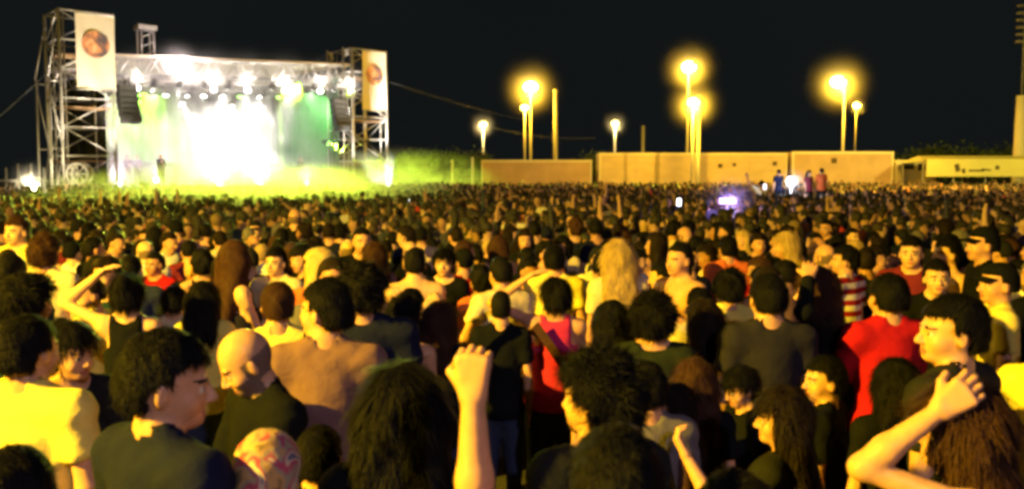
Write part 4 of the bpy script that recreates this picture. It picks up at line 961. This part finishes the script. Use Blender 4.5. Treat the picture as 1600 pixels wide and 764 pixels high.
H(694, 386, 7.49, 'round-faced person facing the camera, centre', 'the round face in the centre', yaw=175, hair='bun', sex='f', skin='light', shirt='black', guard=(672, 716, 386, 425))
H(582, 378, 7.70, 'long-haired brown-lit woman right of the yellow-lit face', 'the brown-lit long hair', yaw=30, hyaw=30, hair='long', haircol='brown', sex='f', shirt='tan', guard=(560, 605, 378, 430))
H(866, 380, 7.06, 'person in a bright yellow shirt behind the crimson pink top', 'the bright yellow shirt in the middle', yaw=0, shirt='yellow', hair='short', guard=(840, 895, 390, 445), pose=('down', 'down'))
H(1425, 366, 6.85, 'person with a lit face and dark red shirt facing us, right', 'the dark red shirt facing us', yaw=150, hair='short', skin='light', shirt='maroon', guard=(1400, 1450, 366, 440))
H(1480, 368, 7.06, 'fair-skinned person in profile beside the red-shirted one, facing left', 'the fair profile on the right', yaw=95, hair='short', skin='light', shirt='black', topk='none', guard=(1460, 1500, 368, 430))
H(1465, 402, 5.78, 'person with hands over the mouth between the red shirt and black hair', 'the hands over the mouth', yaw=165, hair='short', skin='light', shirt='black', guard=(1438, 1490, 402, 450), pose=('clap', 'clap'))
H(1228, 362, 8.56, 'blond person facing left among dark heads, right of centre', 'the blond head', yaw=80, hair='mid', haircol='blond', sex='f', shirt='black', guard=(1210, 1250, 362, 400))
H(640, 448, 5.56, 'man with lit forehead behind the yellow tank top', 'the lit forehead', yaw=140, hair='short', skin='light', shirt='black', guard=(600, 625, 440, 500))
H(1050, 600, 3.32, 'person in brown whose small lit face peers left between dark heads', 'the small face between dark heads', yaw=95, hair='mid', sex='f', haircol='dark brown', shirt='brown', guard=(1025, 1075, 600, 670))
H(18, 690, 1.70, 'dark rounded head cut by the bottom left corner', 'the dark head in the bottom left corner', yaw=0, hair='short', shirt='navy', guard=(0, 60, 690, 764), strands=2600, fine=1.3)
H(1010, 560, 3.21, 'dark-haired person in a grey shirt behind the tousled black hair', 'the grey shirt behind the tousled hair', yaw=12, hair='short', shirt='grey')
H(1085, 560, 3.53, 'person with brown hair in a black T-shirt, left of the girl looking down', 'the brown hair left of the girl', yaw=-8, hair='mid', sex='f', haircol='brown', shirt='black')
H(500, 660, 2.62, 'dark-haired person in black between the headscarf and the long black hair', 'the person between headscarf and long hair', yaw=-5, hair='short', shirt='black', arms=(D_, ((.3, .9, -.5), (.3, .9, .35), (0, 0, -1), 40)))
H(1400, 560, 3.32, 'dark-haired person in plain black below the red T-shirt', 'the plain black back below the red T-shirt', yaw=5, hair='mid', sex='f', shirt='black')
# dark strap of the pink-topped woman's bag, and a small camera in raised hands
pe_ = next((o for o in C.objects if 'crimson' in o.get('label', '')), None)
if pe_ is not None and 'crimson' in pe_['label']:
    b = MB(); n = 14
    for i in range(n):
        f0, f1 = i / n, (i + 1) / n
        pt = lambda f: Vector((-.13 + .30 * f, -.15 - .015 * math.sin(f * 3), 1.47 - .48 * f))
        a, c = pt(f0), pt(f1); b.quad(a + Vector((-.02, 0, -.02)), c + Vector((-.02, 0, -.02)), c + Vector((.02, -.004, .02)), a + Vector((.02, -.004, .02)))
    b.build('bag_strap', CL['brown'], pe_)

# ------------------------------------------------------------------ a set of everyday figures for the rest of the crowd
POS = [('down', 'down')] * 11 + [('front', 'down'), ('front', 'front'), ('folded', 'folded'), ('clap', 'clap'), ('up', 'down'), ('down', 'fist'), ('hand_head', 'down'), ('up', 'up'), ('hip', 'down'), ('front', 'hip'), ('camera', 'camera')]; rnd.shuffle(POS)
protos = []
for i in range(44):
    fem = i % 5 in (1, 3)
    hair = (('long', 'mid', 'bun', 'pony', 'curly') if fem else ('short', 'short', 'crop', 'cap', 'short', 'curly', 'bald', 'short'))[(i * 7 // 3) % (5 if fem else 8)]
    top = ('tee', 'tank', 'tee', 'long')[i % 4] if fem else ('tee', 'tee', 'long', 'tee', 'tank', 'tee', 'none' if i % 3 == 0 else 'tee')[i % 7]
    hy = rnd.choice((0, 0, 8, -10, 18, -22, 35, -38, 55))
    P = make_person('crowd%d' % i, sex='f' if fem else 'm', pose=POS[i % len(POS)] if i % 2 else ('down', 'down'), yaw=hy, pitch=rnd.choice((0, -6, 4, -12)), top=top, hair=hair, fine=.72, fingers=True, seed=100 + i, strands=260)
    protos.append((P, dict(fem=fem, hair=hair, top=top, pose=(POS[i % len(POS)] if i % 2 else ('down', 'down')))))
protos_low = []
def overl(a, b): return not (a[1] < b[0] or b[1] < a[0] or a[3] < b[2] or b[3] < a[2])
def blocks(x, y, h):
    px, py = proj(x, y, h + gz(y)); k = F / y
    r1 = (px - .10 * k, px + .10 * k, py, py + .28 * k); r2 = (px - .25 * k, px + .25 * k, py + .30 * k, 2000)
    for g in guards:
        if g[4] > y - .02 and (overl(r1, g[:4]) or overl(r2, g[:4])): return True
    return False
guards += [(1112, 1162, 300, 324, 22.5), (1180, 1295, 262, 300, 34), (1050, 1070, 308, 324, 20), (240, 265, 240, 290, 40)]
cell = {}
def near(x, y, r):
    ix, iy = int(x // 1), int(y // 1)
    for i in (-1, 0, 1):
        for j in (-1, 0, 1):
            for (a, b) in cell.get((ix + i, iy + j), ()):
                if (a - x) ** 2 + (b - y) ** 2 < r * r: return True
    return False
def put(x, y): cell.setdefault((int(x // 1), int(y // 1)), []).append((x, y))
for x, y in placed: put(x, y)
def in_stage(x, y, m=1.6):
    v = Vector((x, y, 0)) - A0; u, n = v.dot(U), v.dot(NB)
    return -4.2 < u < SW + 3.5 and n > -m - 1.2
cand = []
for k in range(90000):
    y = math.sqrt(rnd.uniform(2.3 ** 2, 61 ** 2)); x = rnd.uniform(-1, 1) * (y * .60 + .5 + (1.5 if y > 8 else 0))
    sp = .46 if y < 14 else .50 if y < 30 else .56
    if near(x, y, sp) or in_stage(x, y) or (y > 59 and x > -2): continue
    if y < 6 and x < -.577 * y - .05: continue
    h = min(1.92, max(1.52, rnd.gauss(1.69, .07)))
    if blocks(x, y, h): continue
    if y < 4 and proj(x, y, h + gz(y))[1] > 700: continue
    put(x, y); cand.append((y, x, h))
cand.sort()
NEAR = 300 - len(heroes)
dark = ['black'] * 7 + ['charcoal'] * 4 + ['navy'] * 4 + ['dark grey'] * 3 + ['teal', 'olive', 'brown', 'maroon', 'purple', 'grey', 'denim']
light = ['white', 'yellow', 'cream', 'red', 'tan', 'orange', 'lime', 'white', 'cream']
HD = {'short': 'short', 'crop': 'close-cropped', 'curly': 'curly', 'long': 'long', 'mid': 'chin-length', 'bun': 'pinned-up', 'pony': 'ponytailed'}
TP = {'tee': 'T-shirt', 'tank': 'sleeveless top', 'long': 'long-sleeved top', 'none': 'bare back'}
seen = set(); counts = {}
ORD = ['first', 'second', 'third', 'fourth', 'fifth', 'sixth', 'seventh', 'eighth', 'ninth', 'tenth', 'eleventh', 'twelfth']
near_list = cand[:NEAR]; people_px = []
for (y, x, h) in near_list:
    P, info = rnd.choice(protos)
    while (y < 17 and ('up' in info['pose'] or 'fist' in info['pose'] or 'hand_head' in info['pose'])): P, info = rnd.choice(protos)
    col = rnd.choice(dark) if rnd.random() < .70 else rnd.choice(light)
    hc_ = rnd.choices(['black', 'dark brown', 'brown', 'blond', 'grey'], (10, 6, 3, .8, .5))[0]
    if info['hair'] == 'cap': hc_ = rnd.choice(('black', 'navy', 'charcoal', 'grey'))
    px, py = proj(x, y, h - .12 + gz(y))
    # landmark: the closest key figure in the picture
    best = min(heroes, key=lambda q: (q[1] - px) ** 2 + 2.2 * (q[2] - py) ** 2)
    dx, dy = px - best[1], py - best[2]
    rel = ('right of' if dx > 0 else 'left of') if abs(dx) > abs(dy) * 1.3 else ('below' if dy > 0 else 'above') + (' and right of' if dx > 12 else ' and left of' if dx < -12 else '')
    hd = 'bald' if info['hair'] == 'bald' else (hc_ + '-capped' if info['hair'] == 'cap' else (HD[info['hair']] + ' ' + hc_ + '-haired').replace('ponytailed ' + hc_ + '-haired', hc_ + '-ponytailed'))
    tp = 'shirtless' if info['top'] == 'none' else col + ' ' + TP[info['top']]
    act = {('up', 'down'): 'arm up', ('up', 'up'): 'both arms up', ('down', 'fist'): 'fist up', ('camera', 'camera'): 'hands at face', ('clap', 'clap'): 'clapping'}.get(info['pose'], '')
    def mk(extra): return ' '.join((hd + ' person, ' + tp + ((', ' + act) if act else '') + ', ' + extra + rel + ' ' + best[0]).split())
    lab = mk(''); i = 0
    if lab in seen:
        for ex in ('just ', 'further ', 'well ', 'directly ', 'slightly ', 'somewhat ', 'far ', 'some way ', 'a step ', 'a little '):
            if mk(ex) not in seen: lab = mk(ex); break
    w_ = lab.split()
    if len(w_) > 16: 
        for ex in ('', 'just ', 'further ', 'well ', 'far ', 'slightly '):
            lab = mk(ex).replace(' person,', ',', 1).replace(' and ', ', '); lab = ' '.join(lab.split()[:16])
            if lab not in seen: break
    seen.add(lab)
    rz = face_stage(x, y) + math.radians(rnd.gauss(0, 20) if rnd.random() < .62 else rnd.uniform(60, 200) * rnd.choice((-1, 1)))
    place_person(P, (x, y, 0), rz, h / 1.765, lab, rnd.choice(('light', 'medium', 'medium', 'tanned')), hc_, col, rnd.choice(('denim', 'black', 'charcoal', 'brown')), GR)

# ------------------------------------------------------------------ the mass of the crowd beyond, as one object of low-detail figures
def low_person(pose, hair, top, h, seed, hyaw=0):
    fld = Field(axis(-.75, .75, h * 1.15), axis(-.45, .75, h * 1.15), axis(-.05, 2.35, h * 1.7, [(1.45, 1.85, h * .8)]))
    cls = np.zeros(fld.S.shape, np.int8); best = np.full(fld.S.shape, 9.0, np.float32)
    g = np.meshgrid(*fld.ax, indexing='ij', sparse=True)
    def add(p, k, c, off=0.0):
        fld.op(p, k, off); d = p.d(*g) - off; m = d < best; best[m] = d[m]; cls[m] = c
    add(Cap((-.15, 0, 1.42), (.15, 0, 1.42), .075), .04, 2); add(Ell((0, 0, 1.22), (.17, .12, .26)), .04, 2); add(Ell((0, 0, .93), (.17, .13, .13)), .04, 3)
    for s in (-1, 1): add(Cap((s * .09, 0, .9), (s * .11, 0, .08), .095, .06), .03, 3)
    for s, nm in ((1, pose[1]), (-1, pose[0])):
        u, f, _, _ = ARM[nm]; S = np.array((s * .185, 0, 1.42)); u = nrm(np.array(u) * (s, 1, 1)); f = nrm(np.array(f) * (s, 1, 1)); E = S + u * .28; Wr = E + f * .38
        add(Cap(S, E, .062, .052), .02, 2); add(Cap(E, Wr, .050, .036), .02, 1 if top != 'long' else 2)
    add(Cap((0, 0, 1.45), (0, .01, 1.58), .062), .02, 1)
    a = math.radians(hyaw); fx, fy = -math.sin(a), math.cos(a)
    add(Ell((fx * .02, .02 + fy * .02, 1.62), (.078, .085, .105)), .02, 1)
    if hair != 'bald':
        add(Ell((-fx * .012, .012 - fy * .018, 1.665), (.092, .10, .098)), .01, 0)
        if hair == 'long': add(Cap((-fx * .05, -fy * .05, 1.62), (0, -.10, 1.34), .08, .06), .03, 0)
    V, Q = fld.mesh()
    # class of each face by the nearest grid node
    cen = V[Q].mean(1); ii = [np.clip(np.searchsorted(fld.ax[d], cen[:, d]), 0, len(fld.ax[d]) - 1) for d in range(3)]
    return V, Q, cls[ii[0], ii[1], ii[2]]
lows = {}
for lod, h in ((0, .045), (1, .075)):
    lows[lod] = [low_person(pz, hr, tp, h, i, hy) for i, (pz, hr, tp, hy) in enumerate([(('down', 'down'), 'short', 'tee', 0), (('down', 'down'), 'long', 'tee', 20), (('down', 'down'), 'short', 'long', -25), (('front', 'front'), 'short', 'tee', 10),
        (('up', 'down'), 'short', 'tee', 0), (('up', 'up'), 'long', 'tee', 0), (('down', 'down'), 'bald', 'tee', 40), (('down', 'hand_head'), 'short', 'tee', 0), (('clap', 'clap'), 'short', 'tee', -40), (('down', 'up'), 'short', 'long', 15)])]
    print('low', lod, [len(q[1]) for q in lows[lod]])
PALD = np.array([(.02, .02, .023), (.02, .02, .02), (.025, .025, .028), (.018, .02, .045), (.04, .04, .05), (.04, .045, .03), (.07, .04, .035), (.10, .02, .03), (.05, .03, .08), (.13, .12, .13), (.03, .045, .08), (.02, .04, .05)])
PALL = np.array([(.70, .68, .62), (.66, .58, .22), (.56, .46, .33), (.50, .04, .05), (.36, .20, .14), (.52, .18, .08), (.74, .72, .66)])
PALH = np.array([(.015, .014, .014), (.025, .018, .015), (.02, .015, .013), (.04, .025, .018), (.16, .11, .06)])
PALS = np.array([(.60, .40, .30), (.50, .31, .22), (.38, .22, .15)])
VV, QQ, CC = [], [], []; base = 0
far = cand[NEAR:]
for (y, x, h) in far:
    lod = 0 if y < 26 else 1
    k = rnd.choices(range(10), (9, 6, 7, 4, .5, .3, .4, .8, 1.0, .4))[0]
    V, Q, cl = lows[lod][k]
    rz = face_stage(x, y) + (rnd.gauss(0, .35) if rnd.random() < .70 else rnd.uniform(-3.1, 3.1)); c_, s_ = math.cos(rz), math.sin(rz); sc = h / 1.765; wv = sc * rnd.uniform(.92, 1.1)
    v = np.empty_like(V); v[:, 0] = (V[:, 0] * c_ - V[:, 1] * s_) * wv + x; v[:, 1] = (V[:, 0] * s_ + V[:, 1] * c_) * wv + y; v[:, 2] = V[:, 2] * sc + gz(y)
    pal = np.stack([PALH[min(4, int(rnd.expovariate(.9)))], PALS[rnd.randrange(3)] * .85, PALD[rnd.randrange(12)] if rnd.random() < .84 else PALL[rnd.randrange(7)], PALD[rnd.choice((1, 2, 10, 6))]])
    VV.append(v); QQ.append(Q + base); CC.append(pal[cl]); base += len(V)
me = mesh_np('crowd', np.concatenate(VV), np.concatenate(QQ))
col = np.ones((len(me.polygons), 4, 4), np.float32); col[:, :, :3] = np.concatenate(CC)[:, None, :]
ca = me.color_attributes.new('clothes', 'FLOAT_COLOR', 'CORNER'); ca.data.foreach_set('color', col.ravel())
mc = bpy.data.materials.new('crowd_clothes'); mc.use_nodes = True; p = mc.node_tree.nodes['Principled BSDF']; p.inputs['Roughness'].default_value = .75
at_ = mc.node_tree.nodes.new('ShaderNodeVertexColor'); at_.layer_name = 'clothes'; mc.node_tree.links.new(at_.outputs['Color'], p.inputs['Base Color'])
me.materials.append(mc); newobj('crowd', me)['kind'] = 'stuff'
print('far people', len(far), 'tris', sum(len(q) for q in QQ) * 2)

# ------------------------------------------------------------------ performers on the stage
def performer(px, feet_n, label, cloth_='black', pose=('front', 'front'), yaw=180, hair='short', fine=.72, Y=None, hat=False):
    # intersect the sight line with a line n = feet_n on the deck
    r = ray(px, 275); u0 = Vector((r.x, r.y, 0)); a = (A0 + NB * feet_n)
    den = u0.x * U.y - u0.y * U.x; t_ = (a.x * U.y - a.y * U.x) / den; pt = u0 * t_
    P = make_person('perf%d' % px, pose=pose, hair=hair, fine=fine, seed=px, strands=200, top='long')
    e = place_person(P, (pt.x, pt.y, DK + A0.z), RZ + math.radians(yaw), 1.02, label, 'medium', 'black', cloth_, 'black', 'performers on the stage')
    return e, pt
e, pt = performer(252, 1.2, 'tall dark-clad performer at the front of the stage, left of centre', pose=('front', 'clap'))
g_ = empty('electric_guitar', (pt.x, pt.y, DK + A0.z), RZ + math.pi, label='guitar held by the tall dark-clad performer', cat='guitar')
b = MB(); b.box((.05, .20, 1.05), (.36, .05, .26)); b.box((.20, .20, 1.08), (.16, .045, .32)); b.build('guitar_body', M['red'], g_); MB().box((-.32, .21, 1.17), (.62, .03, .05), Matrix.Rotation(.18, 3, 'Y')).build('neck', M['wood'], g_)
performer(200, 3.0, 'dark figure further back at the left of the stage')
performer(215, 3.6, 'second figure in grey beside the dark one, left back of the stage', 'grey')
performer(470, 2.2, 'musician in black standing near the right end of the stage', pose=('front', 'down'))
performer(372, 5.6, 'drummer in dark clothes behind the drum kit', pose=('clap', 'clap'))
# people standing above the crowd on a low platform, with a bright cool lamp and a screen
Yp = 34
pc = at(1250, 262, Yp); zt = pc.z - 1.76
e = empty('platform', (pc.x, Yp + .3, 0), 0, label='low plywood platform in the crowd under the raised people', cat='platform')
MB().box((0, 0, zt - .06), (4.2, 2.0, .12)).build('top', M['wood'], e)
for x in (-2, 0, 2):
    for y in (-.9, .9): MB().box((x, y, (zt - .12) / 2), (.1, .1, zt - .12)).build('leg', M['wood'], e)
for i, (px, top, shirt, lab, yw) in enumerate(((1217, 264, 'navy', 'dark silhouette standing on the platform, leftmost, beside the white lamp', 20), (1264, 266, 'maroon', 'person in dark red on the platform, right of the white lamp', -150), (1284, 262, 'orange', 'person in an orange top on the platform, rightmost', 10), (1190, 284, 'white', 'person in a white T-shirt with arms out below the platform, left', 0))):
    q = at(px, top, Yp + .2 * i); ok = i < 3; base_z = zt if ok else 0.0
    P = make_person('raised%d' % i, hair=('short', 'mid', 'short', 'short')[i], pose=(('down', 'front'), ('down', 'down'), ('front', 'down'), ('upout', 'shoulder'))[i], fine=.72, seed=300 + i, strands=100)
    place_person(P, (q.x, Yp + .2 * i, base_z), math.radians(yw), (q.z - base_z) / 1.765, lab, 'medium', 'black', shirt, 'black', 'people on the platform in the crowd')
E_C = emis('cool_lamp', (.72, .78, 1), 30)
q = at(1236, 284, Yp - .6); e = empty('work_lamp', (q.x, q.y, 0), 0, label='small cool white lamp glaring in front of the platform', cat='lamp')
member('stand', (0, 0, 0), (0, 0, q.z - .12), .025, e); b = MB().ball((0, 0, q.z), .16, 12, 8); b.build('bulb', E_C, e, True); lamp_light('lamp_light', e, (0, -.35, q.z), 110, (.75, .8, 1), .08)
def mist(c, r): o = tag(newobj('haze_bloom', unit), kind='stuff'); o.location = c; o.scale = (r, r, r)  # same ball, imitating the glow round a lamp or screen
mist((q.x, q.y - .3, q.z), .95)
q = at(1137, 314, 22); e = empty('lit_screen', (q.x, 22, 0), math.radians(8), label='glowing violet-white screen held up among the heads, right of centre', cat='screen')
scr = MB().box((0, .02, q.z), (.46, .04, .15)); scr.build('casing', M['dark'], e); MB().box((0, -.004, q.z), (.43, .006, .12)).build('display', emis('screen', (.52, .34, 1), 2.6), e); member('stand', (0, .03, 0), (0, .03, q.z - .09), .02, e)
lamp_light('screen_light', e, (0, -.25, q.z + .02), 70, (.45, .3, 1), .1); mist((q.x, 21.7, q.z), 1.3)
def phone(px, py, Y, s, label, col, pw=6):
    q = at(px, py, Y); e = empty('phone', q, math.radians(5), label=label, cat='phone', group='lit phones held up in the crowd'); MB().box((0, .006, 0), (.075 * s, .012, .15 * s)).build('casing', M['dark'], e); MB().box((0, -.002, 0), (.066 * s, .003, .13 * s)).build('display', emis('phone_' + str(px), col, pw), e)
phone(1061, 316, 20, 1.2, 'small lit phone held up left of the violet screen', (.75, .8, 1), 9)
phone(641, 316, 24, 1.0, 'tiny lit phone near the green glow by the right tower', (.8, .85, 1), 8)
phone(1195, 292, 30, 1.3, 'small pale phone screen below the people on the platform', (.9, .8, 1), 5)

print('script time', time.time() - T0)
